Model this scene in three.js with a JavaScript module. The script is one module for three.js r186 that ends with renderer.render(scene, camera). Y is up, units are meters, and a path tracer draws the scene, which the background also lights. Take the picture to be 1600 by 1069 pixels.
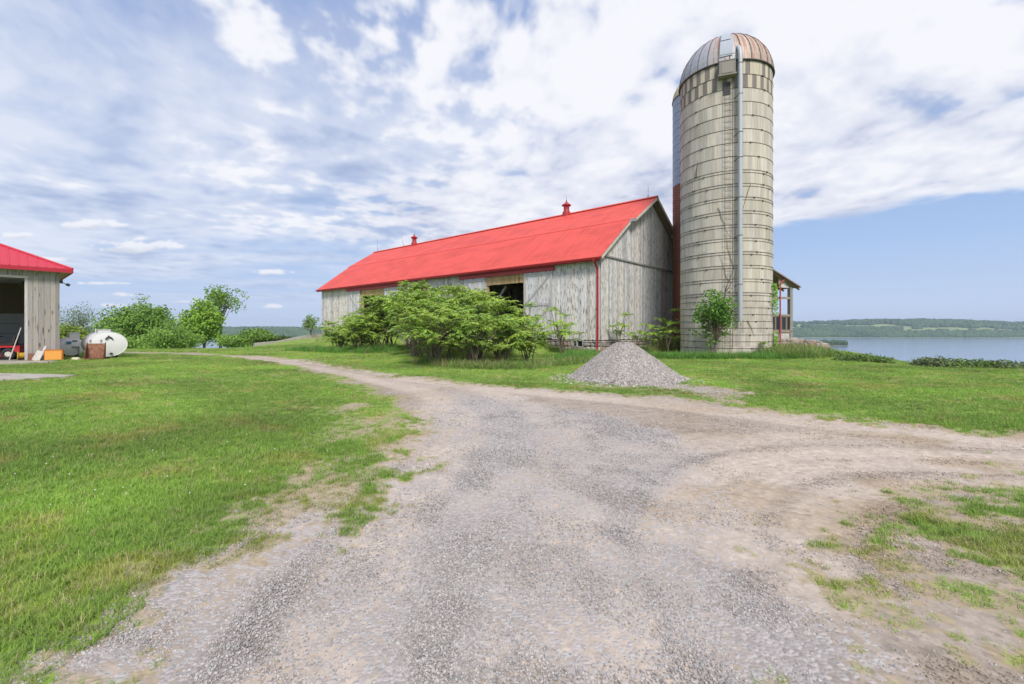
import * as THREE from 'three';
import { mergeGeometries } from 'three/addons/utils/BufferGeometryUtils.js';

// ---------- camera, exposure ----------
const EXPOSURE = 2.4;
const EYE = 1.5;
const scene = new THREE.Scene();
const camera = new THREE.PerspectiveCamera(2 * Math.atan(534.5 / 720) * 180 / Math.PI, 1600 / 1069, 0.1, 9000);
camera.position.set(0, EYE, 0);
camera.lookAt(0, EYE, -10);
camera.setViewOffset(1600, 1069, 0, 19.5, 1600, 1069);   // a little lens shift keeps the verticals upright
const renderer = new THREE.WebGLRenderer({ antialias: true });
renderer.toneMapping = THREE.LinearToneMapping;
renderer.toneMappingExposure = EXPOSURE;
renderer.shadowMap.enabled = true;

// ---------- seeded randomness and noise ----------
function rngOf(seed) {
  let a = seed >>> 0;
  return () => { a = (a + 0x6D2B79F5) | 0; let t = Math.imul(a ^ (a >>> 15), 1 | a); t = (t + Math.imul(t ^ (t >>> 7), 61 | t)) ^ t; return ((t ^ (t >>> 14)) >>> 0) / 4294967296; };
}
const PERM = new Uint8Array(512), VAL = new Float32Array(256);
{
  const r = rngOf(77), p = [...Array(256).keys()];
  for (let i = 255; i > 0; i--) { const j = Math.floor(r() * (i + 1)); [p[i], p[j]] = [p[j], p[i]]; }
  for (let i = 0; i < 512; i++) PERM[i] = p[i & 255];
  for (let i = 0; i < 256; i++) VAL[i] = r();
}
function noise(x, y) {                       // value noise, 0..1
  const xi = Math.floor(x), yi = Math.floor(y), fx = x - xi, fy = y - yi;
  const X = xi & 255, Y = yi & 255, X1 = (X + 1) & 255, Y1 = (Y + 1) & 255;
  const u = fx * fx * (3 - 2 * fx), v = fy * fy * (3 - 2 * fy);
  const a = VAL[PERM[PERM[X] + Y]], b = VAL[PERM[PERM[X1] + Y]], c = VAL[PERM[PERM[X] + Y1]], d = VAL[PERM[PERM[X1] + Y1]];
  return a + (b - a) * u + (c - a) * v + (a - b - c + d) * u * v;
}
function fbm(x, y, n) { let s = 0, a = 0.5, t = 0; for (let i = 0; i < n; i++) { s += a * noise(x, y); t += a; a *= 0.5; x = x * 2.03 + 17.3; y = y * 2.03 + 9.1; } return s / t; }
function hash2(i, j) { return VAL[PERM[PERM[i & 255] + (j & 255)]]; }
const clamp = (x, a = 0, b = 1) => x < a ? a : x > b ? b : x;
const sstep = (a, b, x) => { const t = clamp((x - a) / (b - a)); return t * t * (3 - 2 * t); };
const mix = (a, b, t) => a + (b - a) * t;
const lin = c => { c /= 255; return c <= 0.04045 ? c / 12.92 : Math.pow((c + 0.055) / 1.055, 2.4); };
const srgb8 = c => 255 * (c <= 0.0031308 ? c * 12.92 : 1.055 * Math.pow(clamp(c), 1 / 2.4) - 0.055);

// ---------- sky: altocumulus sheet thinning to a clear strip above the lake ----------
const SUN = new THREE.Vector3(0.13, 0.71, 0.70).normalize();
{
  const W = 4096, Hh = 2048, data = new Float32Array(W * Hh * 4);
  const stops = [[0, 204, 219, 243], [0.06, 194, 213, 243], [0.16, 172, 200, 240], [0.3, 150, 183, 231], [0.6, 124, 157, 213], [1.5, 92, 128, 192], [60, 84, 118, 182]].map(s => [s[0], lin(s[1]) / EXPOSURE, lin(s[2]) / EXPOSURE, lin(s[3]) / EXPOSURE]);
  const bright = [248, 249, 255].map(c => lin(c) / EXPOSURE), mid = [224, 229, 244].map(c => lin(c) / EXPOSURE), dark = [182, 191, 217].map(c => lin(c) / EXPOSURE);
  // small fair-weather cumulus low over the land: tangent of azimuth, tangent of elevation, half width, half height
  const puffs = [[-0.915, 0.226, 0.075, 0.013], [-0.81, 0.178, 0.09, 0.019], [-1.07, 0.203, 0.045, 0.009], [-0.525, 0.122, 0.05, 0.008], [-0.845, 0.073, 0.035, 0.006], [-0.875, 0.1, 0.06, 0.004], [-0.52, 0.048, 0.022, 0.006], [-0.87, 0.052, 0.03, 0.005], [-1.0, 0.15, 0.04, 0.006], [-0.7, 0.06, 0.05, 0.003]];
  for (let j = 0; j < Hh; j++) {
    const el = ((j + 0.5) / Hh - 0.5) * Math.PI, y = Math.sin(el), ce = Math.cos(el);
    for (let i = 0; i < W; i++) {
      const o = (j * W + i) * 4;
      if (y < -0.02) { data[o] = stops[0][1]; data[o + 1] = stops[0][2]; data[o + 2] = stops[0][3]; data[o + 3] = 1; continue; }
      const az = ((i + 0.5) / W - 0.5) * 2 * Math.PI, x = ce * Math.cos(az), z = ce * Math.sin(az);
      const te = Math.max(y, 0) / ce;
      let k = 0; while (k < stops.length - 2 && te > stops[k + 1][0]) k++;
      const A = stops[k], B = stops[k + 1], t = clamp((te - A[0]) / (B[0] - A[0]));
      let r = mix(A[1], B[1], t), g = mix(A[2], B[2], t), b = mix(A[3], B[3], t);
      const yy = Math.max(y, 0.035), u = x / yy, v = -z / yy;
      const wx = fbm(u * 0.45 + 3.1, v * 0.45 + 8.7, 3) - 0.5, wy = fbm(u * 0.45 + 31.1, v * 0.45 + 18.7, 3) - 0.5;
      const far = Math.pow(Math.max(1, Math.hypot(u, v)), -0.34), uu = (u + wx * 0.5) * far, vv = (v + wy * 0.5) * far;
      const big = fbm(uu * 0.62 + 11.3, vv * 0.62 + 4.2, 4);
      const med = fbm(uu * 4.6 - vv * 1.4 + 51, vv * 4.6 + uu * 1.6 + 22, 5);
      const fine = fbm(uu * 11.5 - vv * 3 + 7, vv * 11.5 + uu * 3.4 + 3, 4);
      // sheet density: looser towards the left, closed ahead and to the right
      const lean = 0.12 * clamp(u + 1.0, -0.8, 1.2) - 0.012 - (v < 0.2 ? 0.02 : 0);
      const dens = big * 0.42 + med * 0.6 + fine * 0.36 + lean - 0.15 + 0.03 * clamp(v - 2, 0, 2);
      const edge = Math.abs(v) + 0.815 * Math.abs(u) - 6.35 + (med - 0.5) * 1.6 + (fine - 0.5) * 0.6;
      const sheet = 1 - sstep(-0.45, u > 0.8 ? 0.25 : 2.6, edge);
      let a = sstep(0.42, 0.64, dens) * sheet;
      a = Math.max(a, 0.26 * sheet * sstep(0.2, 0.5, dens));
      // thin veil over the far field ahead and to the left
      const veil = (u < 1.2 ? 1 : 1 - sstep(1.2, 2.4, u)) * sstep(0.02, 0.12, te) * (1 - sstep(0.35, 0.7, te)) * 0.62 * sstep(0.3, 0.62, fbm(u * 0.24 + 2, v * 0.5 + 9, 4));
      a = a + (1 - a) * veil;
      const shade = clamp(0.58 + (fbm(uu * 1.5 + 71, vv * 1.9 + 40, 5) - 0.5) * 1.7 + (med - 0.5) * 1.3 + (fine - 0.5) * 0.9);
      const lo = shade < 0.5, q = lo ? shade * 2 : shade * 2 - 1, C0 = lo ? dark : mid, C1 = lo ? mid : bright;
      r = mix(r, mix(C0[0], C1[0], q), a); g = mix(g, mix(C0[1], C1[1], q), a); b = mix(b, mix(C0[2], C1[2], q), a);
      if (z < 0 && te < 0.4) {
        const X = -x / z, Y = -y / z;
        for (const p of puffs) {
          const dx = (X - p[0]) / p[2], dy = (Y - p[1]) / p[3];
          if (dx * dx < 2 && dy * dy < 4) {
            const n = fbm(X * 46 + p[0] * 90, Y * 110, 5), flat = dy < 0 ? dy * 1.5 : dy * 0.85;
            const m = sstep(0.12, 0.75, 1 - dx * dx - flat * flat + (n - 0.5) * 2.6) * 0.85;
            const c = mix(0.62, 1, sstep(-0.7, 0.3, dy + (n - 0.5)));
            r = mix(r, bright[0] * c, m); g = mix(g, bright[1] * mix(c, 1, 0.12), m); b = mix(b, bright[2] * mix(c, 1, 0.3), m);
          }
        }
      }
      data[o] = r; data[o + 1] = g; data[o + 2] = b; data[o + 3] = 1;
    }
  }
  const tex = new THREE.DataTexture(data, W, Hh, THREE.RGBAFormat, THREE.FloatType);
  tex.mapping = THREE.EquirectangularReflectionMapping; tex.magFilter = THREE.LinearFilter; tex.minFilter = THREE.LinearFilter; tex.colorSpace = THREE.LinearSRGBColorSpace; tex.needsUpdate = true;
  scene.background = tex; scene.environment = tex;
}
const sun = new THREE.DirectionalLight(0xfff8ef, 1.5);
sun.position.copy(SUN).multiplyScalar(80).add(new THREE.Vector3(0, 0, -20)); sun.target.position.set(0, 0, -20);
sun.castShadow = true; sun.shadow.radius = 28; sun.shadow.mapSize.set(2048, 2048);
Object.assign(sun.shadow.camera, { left: -60, right: 60, top: 60, bottom: -60, near: 1, far: 220 });
scene.add(sun, sun.target);

// ---------- shared helpers ----------
const used = {};
function numbered(n) { if (!(n in used)) { used[n] = 0; return n; } used[n]++; return n + '_' + String(used[n]).padStart(3, '0'); }
function tag(o, label, category, group, kind) { o.userData.label = label; if (category) o.userData.category = category; if (group) o.userData.group = group; if (kind) o.userData.kind = kind; return o; }
function thing(name, label, category, pos = [0, 0, 0], turn = 0, group) {
  const o = new THREE.Group(); o.name = numbered(name); o.position.set(...pos); o.rotation.y = turn; scene.add(o); return tag(o, label, category, group);
}
function part(parent, name, geo, mat) { const m = new THREE.Mesh(geo, mat); m.name = name; parent.add(m); return m; }
function solo(name, geo, mat, label, category, group, kind) { const m = new THREE.Mesh(geo, mat); m.name = numbered(name); scene.add(m); return tag(m, label, category, group, kind); }
function M(r, g, b, rough = 0.85, extra = {}) { const m = new THREE.MeshStandardMaterial({ roughness: rough, ...extra }); m.color.setRGB(r, g, b); return m; }
function box(w, h, d, x = 0, y = 0, z = 0, rx = 0, ry = 0, rz = 0) { const g = new THREE.BoxGeometry(w, h, d); if (rx || ry || rz) g.applyMatrix4(new THREE.Matrix4().makeRotationFromEuler(new THREE.Euler(rx, ry, rz))); g.translate(x, y, z); return g; }
function bar(a, b, r, seg = 6, r2 = r) {      // tapered rod from a to b
  const A = new THREE.Vector3(...a), B = new THREE.Vector3(...b), L = A.distanceTo(B), g = new THREE.CylinderGeometry(r2, r, L, seg);
  g.translate(0, L / 2, 0); g.applyQuaternion(new THREE.Quaternion().setFromUnitVectors(new THREE.Vector3(0, 1, 0), B.sub(A).normalize())); g.translate(A.x, A.y, A.z); return g;
}
function beam(a, b, w, h) {                   // square timber from a to b
  const A = new THREE.Vector3(...a), B = new THREE.Vector3(...b), L = A.distanceTo(B), g = new THREE.BoxGeometry(w, h, L), m = new THREE.Matrix4().lookAt(A, B, new THREE.Vector3(0, 1, 0));
  g.applyMatrix4(m); g.translate((A.x + B.x) / 2, (A.y + B.y) / 2, (A.z + B.z) / 2); return g;
}
const join = list => mergeGeometries(list.map(g => g.index ? g.toNonIndexed() : g));
class TB {                                     // triangle bag
  constructor() { this.p = []; this.u = []; this.c = []; }
  tri(a, b, c, ua, ub, uc) { this.p.push(...a, ...b, ...c); if (ua) this.u.push(...ua, ...ub, ...uc); }
  quad(a, b, c, d, ua, ub, uc, ud) { this.tri(a, b, c, ua, ub, uc); this.tri(a, c, d, ua, uc, ud); }
  col(r, g, b, n) { for (let i = 0; i < n; i++) this.c.push(r, g, b); }
  geo() {
    const g = new THREE.BufferGeometry(); g.setAttribute('position', new THREE.Float32BufferAttribute(this.p, 3));
    if (this.u.length) g.setAttribute('uv', new THREE.Float32BufferAttribute(this.u, 2));
    if (this.c.length) g.setAttribute('color', new THREE.Float32BufferAttribute(this.c, 3));
    g.computeVertexNormals(); return g;
  }
}
function texOf(W, Hh, fn, { color = true, repeat } = {}) {     // fn(i, j) -> [r, g, b] 0..1 (linear when color)
  const d = new Uint8Array(W * Hh * 4);
  for (let j = 0; j < Hh; j++) for (let i = 0; i < W; i++) {
    const c = fn(i, j), o = (j * W + i) * 4;
    if (color) { d[o] = srgb8(c[0]); d[o + 1] = srgb8(c[1]); d[o + 2] = srgb8(c[2]); } else d[o] = d[o + 1] = d[o + 2] = 255 * clamp(c);
    d[o + 3] = 255;
  }
  const t = new THREE.DataTexture(d, W, Hh); t.magFilter = THREE.LinearFilter; t.minFilter = THREE.LinearFilter; t.wrapS = t.wrapT = THREE.RepeatWrapping;
  if (color) t.colorSpace = THREE.SRGBColorSpace; if (repeat) t.repeat.set(...repeat); t.needsUpdate = true; return t;
}
// ---------- plan of the farmyard: x to the right, d away from the camera (metres) ----------
const D1 = [-0.7536, 0.6574], D2 = [0.6574, 0.7536], TURN = Math.atan2(0.6574, -0.7536);   // along the barn, and across it
const BARN = [5.45, 28.42];
const PLATEAU = [[70, 9], [32, 13.6], [20.5, 15.0], [16.2, 17.0], [14.2, 19.6], [18.0, 30], [22.6, 36.5], [23.5, 45], [19, 62], [8, 72], [-10, 72], [-22, 62], [-24.4, 54], [-21.4, 48], [-20, 37.6], [-27, 34.6], [-36, 34.4], [-80, 34], [-80, -60], [70, -60]];
const ROAD = [[-2.15, -5], [-2.0, 1.95], [-2.12, 2.43], [-2.08, 2.77], [-1.87, 3.13], [-1.6, 3.6], [-1.36, 4.08], [-1.5, 5.84], [-1.75, 7.71], [-2.86, 10.29], [-4.88, 13.5], [-8.25, 18], [-12.5, 22.7], [-16.8, 26.2], [-21, 28.2], [-27, 30.2], [-36, 32.3],
  [-36, 32.9], [-26, 31.2], [-20.5, 29.4], [-14.29, 26.0], [-10, 22.5], [-4.41, 15.88], [-1.45, 13.01], [1.55, 11.13], [2.94, 10.59], [4.09, 9.82], [4.8, 8.84], [5.69, 7.75], [6.69, 7.0], [8.2, 6.4], [12, 5.4], [26, 3.2], [26, -5]];
const GRASS_RIGHT = [[26, 1.6], [9, 4.0], [6, 4.6], [4.9, 4.55], [4.35, 4.15], [3.9, 3.75], [3.2, 3.4], [2.75, 2.8], [2.4, 2.3], [2.05, 1.8], [1.9, -5], [26, -5]];
const GRAVEL = [[-2.2, -5], [-2.1, 2.0], [-2.0, 2.7], [-1.6, 3.4], [-1.2, 4.2], [-1.0, 5.6], [-1.0, 7.2], [-1.4, 9.6], [-0.4, 10.2], [1.4, 8.2], [2.1, 6.6], [1.8, 5.0], [1.5, 3.9], [1.3, 3.0], [1.4, 2.4], [1.6, 1.9], [1.7, -5]];
const SPILL = [[2.8, 13.4], [4.4, 13.6], [5.4, 12.6], [5.8, 11.0], [5.2, 9.6], [4.4, 9.8], [3.4, 11.2], [2.6, 12.2]];   // gravel strewn from the pile to the road
function sd(poly, x, y) {                      // signed distance, positive inside
  let best = 1e9, inside = false;
  for (let i = 0, j = poly.length - 1; i < poly.length; j = i++) {
    const ax = poly[j][0], ay = poly[j][1], bx = poly[i][0], by = poly[i][1], ex = bx - ax, ey = by - ay, wx = x - ax, wy = y - ay;
    const t = clamp((wx * ex + wy * ey) / (ex * ex + ey * ey)), dx = wx - ex * t, dy = wy - ey * t, q = dx * dx + dy * dy;
    if (q < best) best = q;
    if ((ay > y) !== (by > y) && x < (bx - ax) * (y - ay) / (by - ay) + ax) inside = !inside;
  }
  return inside ? Math.sqrt(best) : -Math.sqrt(best);
}
function ramp(s0, half, x, d) {                // grassed earth ramp up to a barn door
  const ox = BARN[0] + D1[0] * s0, od = BARN[1] + D1[1] * s0, a = -((x - ox) * D2[0] + (d - od) * D2[1]), b = (x - ox) * D1[0] + (d - od) * D1[1];
  if (a < -3 || a > 13 || Math.abs(b) > 7) return 0;
  return 0.92 * (1 - sstep(1, 12.5, a)) * (1 - sstep(half, half + 2.8, Math.abs(b)));
}
function roll(x, d) { return 0.035 * (fbm(x * 0.35 + 40, d * 0.35 + 40, 3) - 0.5) * 2 + 0.012 * (noise(x * 2.1, d * 2.1) - 0.5); }
function H(x, d) {
  const t = -sd(PLATEAU, x, d);
  let h = 0;
  if (t > 0) h = t < 6 ? -0.019 * t * t : -0.684 - 0.228 * (t - 6) * (1 - 0.0 * t);
  h += (ramp(7.9, 2.6, x, d) + ramp(25.2, 3.2, x, d));
  if (d > 8 || Math.abs(x) > 8) h += roll(x, d) * Math.min(1, Math.max(Math.abs(x), d) / 20);
  if (t > 8) h += (fbm(x * 0.02, d * 0.02, 3) - 0.5) * Math.min(4, t * 0.06);
  return Math.max(h, -60);
}
// tyre tracks: polylines with half widths; pale fines are pressed out along them
const TRACKS = [
  { w: 0.3, k: 1, p: [[-17, 27.2], [-10.5, 21.3], [-5.2, 15.2], [-2.0, 11.0], [-0.9, 8.2], [-0.7, 6.2], [-0.9, 4.8], [-1.0, 3.6], [-0.9, 2.4], [-0.8, 0]] },
  { w: 0.3, k: 0.9, p: [[-17, 27.9], [-10, 22.1], [-4.2, 15.6], [-0.6, 11.4], [0.5, 8.6], [0.75, 6.5], [0.5, 4.6], [0.42, 3.2], [0.5, 1.8], [0.5, 0]] },
  { w: 0.28, k: 1, p: [[-3.6, 14.4], [-0.6, 11.8], [2.2, 9.9], [3.8, 8.5], [5.2, 7.0], [7.5, 5.9], [13, 4.6]] },
  { w: 0.22, k: 0.8, p: [[-1.6, 12.8], [1.2, 10.8], [3.2, 9.7], [4.7, 8.2], [6.2, 6.8], [9, 5.8], [14, 4.9]] },
  { w: 0.22, k: 1, p: [[14, 3.9], [7, 5.2], [4.6, 5.75], [3.3, 5.6], [2.3, 5.05], [1.6, 4.3], [1.1, 3.5]] },
  { w: 0.2, k: 0.9, p: [[14, 3.4], [7, 4.75], [4.4, 5.25], [3.2, 5.1], [2.5, 4.6], [1.9, 3.95], [1.5, 3.2]] },
  { w: 0.2, k: 0.85, p: [[14, 2.7], [7, 4.1], [4.4, 4.6], [3.2, 4.35], [2.6, 3.9], [2.1, 3.3], [1.8, 2.7]] },
  { w: 0.18, k: 0.7, p: [[9, 5.6], [5, 6.35], [3.4, 6.3], [2.2, 5.8], [1.2, 5.1], [0.5, 4.2], [0.1, 3.2], [0, 2]] },
  { w: 0.2, k: 0.7, p: [[-9, 19.6], [-4.4, 14.6], [-2.1, 11.9], [-1.6, 9.2], [-1.4, 7.2], [-1.3, 5.6], [-1.55, 4.2], [-1.7, 3.0], [-1.6, 1.6]] },
  { w: 0.16, k: 0.6, p: [[-2.4, 12.6], [-0.1, 10.4], [0.9, 8.0], [1.3, 6.0], [1.0, 4.4], [0.95, 2.8], [1.0, 1.4]] },
  { w: 0.24, k: 0.75, p: [[4.5, 6.6], [2.6, 6.4], [1.3, 5.7], [0.3, 4.9], [-0.4, 3.9]] },
];
function trackAt(x, d) {                        // [pale amount, tread phase or -1]
  let best = 0, tread = 0, rut = 0;
  for (const t of TRACKS) {
    const p = t.p; let run = 0;
    for (let i = 1; i < p.length; i++) {
      const ax = p[i - 1][0], ay = p[i - 1][1], ex = p[i][0] - ax, ey = p[i][1] - ay, L2 = ex * ex + ey * ey, L = Math.sqrt(L2);
      const q = clamp(((x - ax) * ex + (d - ay) * ey) / L2), dx = x - ax - ex * q, dy = d - ay - ey * q, dist = Math.sqrt(dx * dx + dy * dy);
      if (dist < t.w * 2.4) {
        const side = (dx * -ey + dy * ex) / L, m = t.k * (1 - sstep(t.w * 0.55, t.w * 1.9, dist));
        if (m > best) { best = m; rut = m * Math.cos(side * 46); const along = run + q * L; tread = dist < t.w * 1.1 ? Math.sin((along + Math.abs(side) * 0.5) * 38) * (1 - sstep(t.w * 0.6, t.w * 1.1, dist)) : 0; }
      }
      run += L;
    }
  }
  return [best, tread, rut];
}
// coarse mask grid, read back with interpolation
const MG = { x0: -46, d0: -6, nx: 740, nd: 600, s: 0.1 };
MG.f = ['road', 'right', 'gravel', 'spill', 'track', 'tread'].map(() => new Float32Array(MG.nx * MG.nd));
for (let j = 0; j < MG.nd; j++) for (let i = 0; i < MG.nx; i++) {
  const x = MG.x0 + i * MG.s, d = MG.d0 + j * MG.s, k = j * MG.nx + i;
  MG.f[0][k] = sd(ROAD, x, d); MG.f[1][k] = d < 8 ? sd(GRASS_RIGHT, x, d) : -9; MG.f[2][k] = d < 12 ? sd(GRAVEL, x, d) : -9; MG.f[3][k] = d < 17 ? sd(SPILL, x, d) : -9;
  if (MG.f[0][k] > -1) MG.f[4][k] = trackAt(x, d)[0];
}
function mask(n, x, d) {
  const fx = clamp((x - MG.x0) / MG.s, 0, MG.nx - 1.01), fd = clamp((d - MG.d0) / MG.s, 0, MG.nd - 1.01), i = Math.floor(fx), j = Math.floor(fd), u = fx - i, v = fd - j, a = MG.f[n], k = j * MG.nx + i;
  return mix(mix(a[k], a[k + 1], u), mix(a[k + MG.nx], a[k + MG.nx + 1], u), v);
}
function cover(x, d) {                          // how much living grass grows here, 0..1
  const n = fbm(x * 1.1 + 5, d * 1.1 + 7, 4) - 0.5, n2 = fbm(x * 3.7 + 15, d * 3.7 + 2, 3) - 0.5, road = mask(0, x, d);
  const n3 = fbm(x * 11 + 3, d * 11 + 8, 2) - 0.5, ragged = x < 1 ? mix(0.7, 1.0, sstep(3.0, 4.2, d) * (1 - sstep(8, 10.5, d))) : 1.0;
  let g = sstep(-0.42, 0.42, -road - 0.08 + n * ragged + n2 * 0.9 + n3 * 0.7);
  if (road < -0.02 && x < -1 && d > 3.4 && d < 9.4) g = Math.min(g, 1 - 0.8 * sstep(-0.02, 0.3, fbm(x * 1.9 + 31, d * 1.2 + 17, 5) - 0.47 + n3 * 0.35) * (1 - sstep(0.6, 1.8, -road)));
  const right = mask(1, x, d);
  if (right > -1.6) g = Math.max(g, sstep(-0.5, 0.6, right * 1.0 + 0.02 + n * 1.7 + n2 * 1.3 + n3 * 1.0) * 0.9);
  if (right > -0.8 && right < 0.6) g = Math.max(g, 0.5 * sstep(0.18, 0.42, fbm(x * 2.3 + 9, d * 2.3 + 61, 4) - 0.43 + n3 * 0.16));
  const sp = mask(3, x, d);
  if (sp > -1.2) g = Math.min(g, 1 - 0.9 * sstep(-0.5, 0.9, sp - 0.1 + n * 2.4 + n2 * 1.6));
  return g;
}
const lastStone = [0, 0];
function stoneCell(x, d, size) {                // [tone 0..1, height 0..1] of the pebble at this spot
  const gx = x / size, gy = d / size, xi = Math.floor(gx), yi = Math.floor(gy); let b1 = 9, b2 = 9, id = 0;
  for (let q = -1; q <= 1; q++) for (let p = -1; p <= 1; p++) {
    const cx = xi + p, cy = yi + q, hx = hash2(cx * 3 + 1, cy * 7 + 5), hy = hash2(cx * 5 + 11, cy * 3 + 17), dx = cx + hx - gx, dy = cy + hy - gy, s = dx * dx + dy * dy;
    if (s < b1) { b2 = b1; b1 = s; id = hash2(cx * 11 + 3, cy * 13 + 29); } else if (s < b2) b2 = s;
  }
  lastStone[0] = id; lastStone[1] = clamp((Math.sqrt(b2) - Math.sqrt(b1)) * 1.6); return lastStone;
}
const groundOut = [0, 0, 0, 0];
function groundAt(x, d, near) {
  const g = cover(x, d), tr = mask(4, x, d);
  const fine = noise(x * (near ? 55 : 14), d * (near ? 55 : 14)), patch = fbm(x * 0.9 + 70, d * 0.9 + 20, 4), blot = fbm(x * 3.1 + 90, d * 3.1 + 50, 4), grit = fbm(x * 11, d * 11, 3);
  // gravel share
  let gv = sstep(-0.5, 0.55, mask(2, x, d) + 0.25 + (patch - 0.5) * 0.9 + (blot - 0.5) * 0.9);
  gv = Math.max(gv, sstep(-0.5, 0.9, mask(3, x, d) + (blot - 0.5) * 2.2) * 0.8, 0.55 * sstep(0.52, 0.66, patch) * (d > 8 ? 0.8 : 0.4));
  gv *= 1 - 0.62 * tr * (0.55 + 0.45 * sstep(0.3, 0.6, blot));
  const st = stoneCell(x, d, near ? 0.026 : 0.075), id = st[0], sh = st[1];
  const gt = 0.235 + 0.19 * id + 0.05 * (patch - 0.5), pink = 0.012 + 0.025 * (hash2(id * 997 | 0, 3) - 0.35);
  // dirt: pale fines, browner and damper in places
  const brown = clamp(sstep(0.48, 0.7, fbm(x * 0.75 + 3, d * 0.75 + 33, 4)) * (d < 7 && x > 0.6 ? 1 : 0.5));
  const dn = 0.86 + 0.28 * (grit - 0.5) + 0.2 * (blot - 0.5) + 0.16 * (fine - 0.5) + 0.34 * tr;
  let tread = 0, rut = 0; if (near && tr > 0.06) { const q = trackAt(x, d); const wob = clamp(fbm(x * 2.2 + 8, d * 2.2 + 3, 2) * 2.6 - 0.8); tread = x > 0.6 && d > 3 ? q[1] * wob : 0; rut = q[2] * wob; }
  const clod = near ? stoneCell(x * 1.0 + 40, d * 1.0 + 9, 0.045)[0] : 0.5, dn2 = dn + 0.16 * (noise(x * 31, d * 31) - 0.5) + (near ? 0.14 * (noise(x * 90, d * 90) - 0.5) : 0) + 0.06 * rut + (clod > 0.86 ? 0.16 : clod < 0.12 ? -0.16 : 0);
  const dr = mix(0.375, 0.295, brown) * dn2, dg = mix(0.318, 0.232, brown) * dn2, db = mix(0.27, 0.165, brown) * dn2;
  const cov = sstep(0.25, 0.6, gv * 0.85 + (id - 0.5) * 0.55 * (gv > 0.04 ? 1 : 0));
  let r = mix(dr, gt + pink, cov), gg = mix(dg, gt * 0.96, cov), b = mix(db, gt * 0.93, cov);
  // turf: soil, thatch and leaf
  if (g > 0) {
    const straw = sstep(0.02, 0.2, g) * 0.75, sk = 0.8 + 0.5 * noise(x * 40 + d * 13, d * 26); r = mix(r, 0.33 * sk, straw); gg = mix(gg, 0.262 * sk, straw); b = mix(b, 0.165 * sk, straw);
    const tone = fbm(x * 0.55 + 12, d * 0.55 + 80, 4), leaf = fbm(x * (near ? 23 : 7), d * (near ? 31 : 9), 3), dry = sstep(0.52, 0.75, fbm(x * 1.7 + 44, d * 1.7 + 4, 4));
    const k = 0.6 + 0.75 * leaf + 0.5 * (tone - 0.5);
    const tr_ = mix(0.175, 0.27, dry * 0.8) * k + 0.015 * (tone - 0.5), tg = mix(0.272, 0.285, dry) * k, tb = mix(0.035, 0.085, dry) * k;
    const q = sstep(0.3, 0.9, g + (leaf - 0.5) * 0.8);
    r = mix(r, tr_, q); gg = mix(gg, tg, q); b = mix(b, tb, q);
  }
  groundOut[0] = r; groundOut[1] = gg; groundOut[2] = b;
  groundOut[3] = mix(mix(0.25 + 0.35 * grit + 0.12 * blot + 0.2 * tread + 0.14 * rut, 0.3 + 0.6 * sh * (0.4 + 0.6 * id), cov), 0.25 + 0.5 * fine * grit * 2, g);
  return groundOut;
}
const ZN = { x: -6.5, d: 1, w: 13, h: 6.5, W: 2048, Hh: 1024 }, ZA = { x: -13, d: -4, w: 26, h: 16, W: 2048, Hh: 1280 }, ZB = { x: -44, d: 12, w: 70, h: 40, W: 2048, Hh: 1170 };
function zoneMaterial(Z, near) {
  const N = Z.W * Z.Hh, c = new Uint8Array(N * 4), h = new Uint8Array(N * 4);
  for (let j = 0; j < Z.Hh; j++) for (let i = 0; i < Z.W; i++) {
    const x = Z.x + (i + 0.5) / Z.W * Z.w, d = Z.d + (j + 0.5) / Z.Hh * Z.h, o = (j * Z.W + i) * 4, q = groundAt(x, d, near);
    c[o] = srgb8(q[0]); c[o + 1] = srgb8(q[1]); c[o + 2] = srgb8(q[2]); h[o] = h[o + 1] = h[o + 2] = 255 * clamp(q[3]); c[o + 3] = h[o + 3] = 255;
  }
  const mk = (a, col) => { const t = new THREE.DataTexture(a, Z.W, Z.Hh); t.magFilter = t.minFilter = THREE.LinearFilter; t.wrapS = t.wrapT = THREE.ClampToEdgeWrapping; if (col) t.colorSpace = THREE.SRGBColorSpace; t.repeat.set(1 / Z.w, 1 / Z.h); t.offset.set(-Z.x / Z.w, -Z.d / Z.h); t.needsUpdate = true; return t; };
  return new THREE.MeshStandardMaterial({ map: mk(c, true), bumpMap: mk(h, false), bumpScale: near ? 0.014 : 0.03, roughness: 0.95 });
}
const matN = zoneMaterial(ZN, true), matA = zoneMaterial(ZA, true), matB = zoneMaterial(ZB, false);
const farGrass = M(1, 1, 1, 0.95, { map: texOf(512, 512, (i, j) => { const x = i / 512 * 16, y = j / 512 * 16, n = fbm(x, y, 4), m = noise(i * 0.31, j * 0.31); const k = 0.55 + 0.6 * n + 0.3 * m; return [0.14 * k, 0.23 * k, 0.03 * k]; }, { repeat: [1 / 12, 1 / 12] }) });
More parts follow.
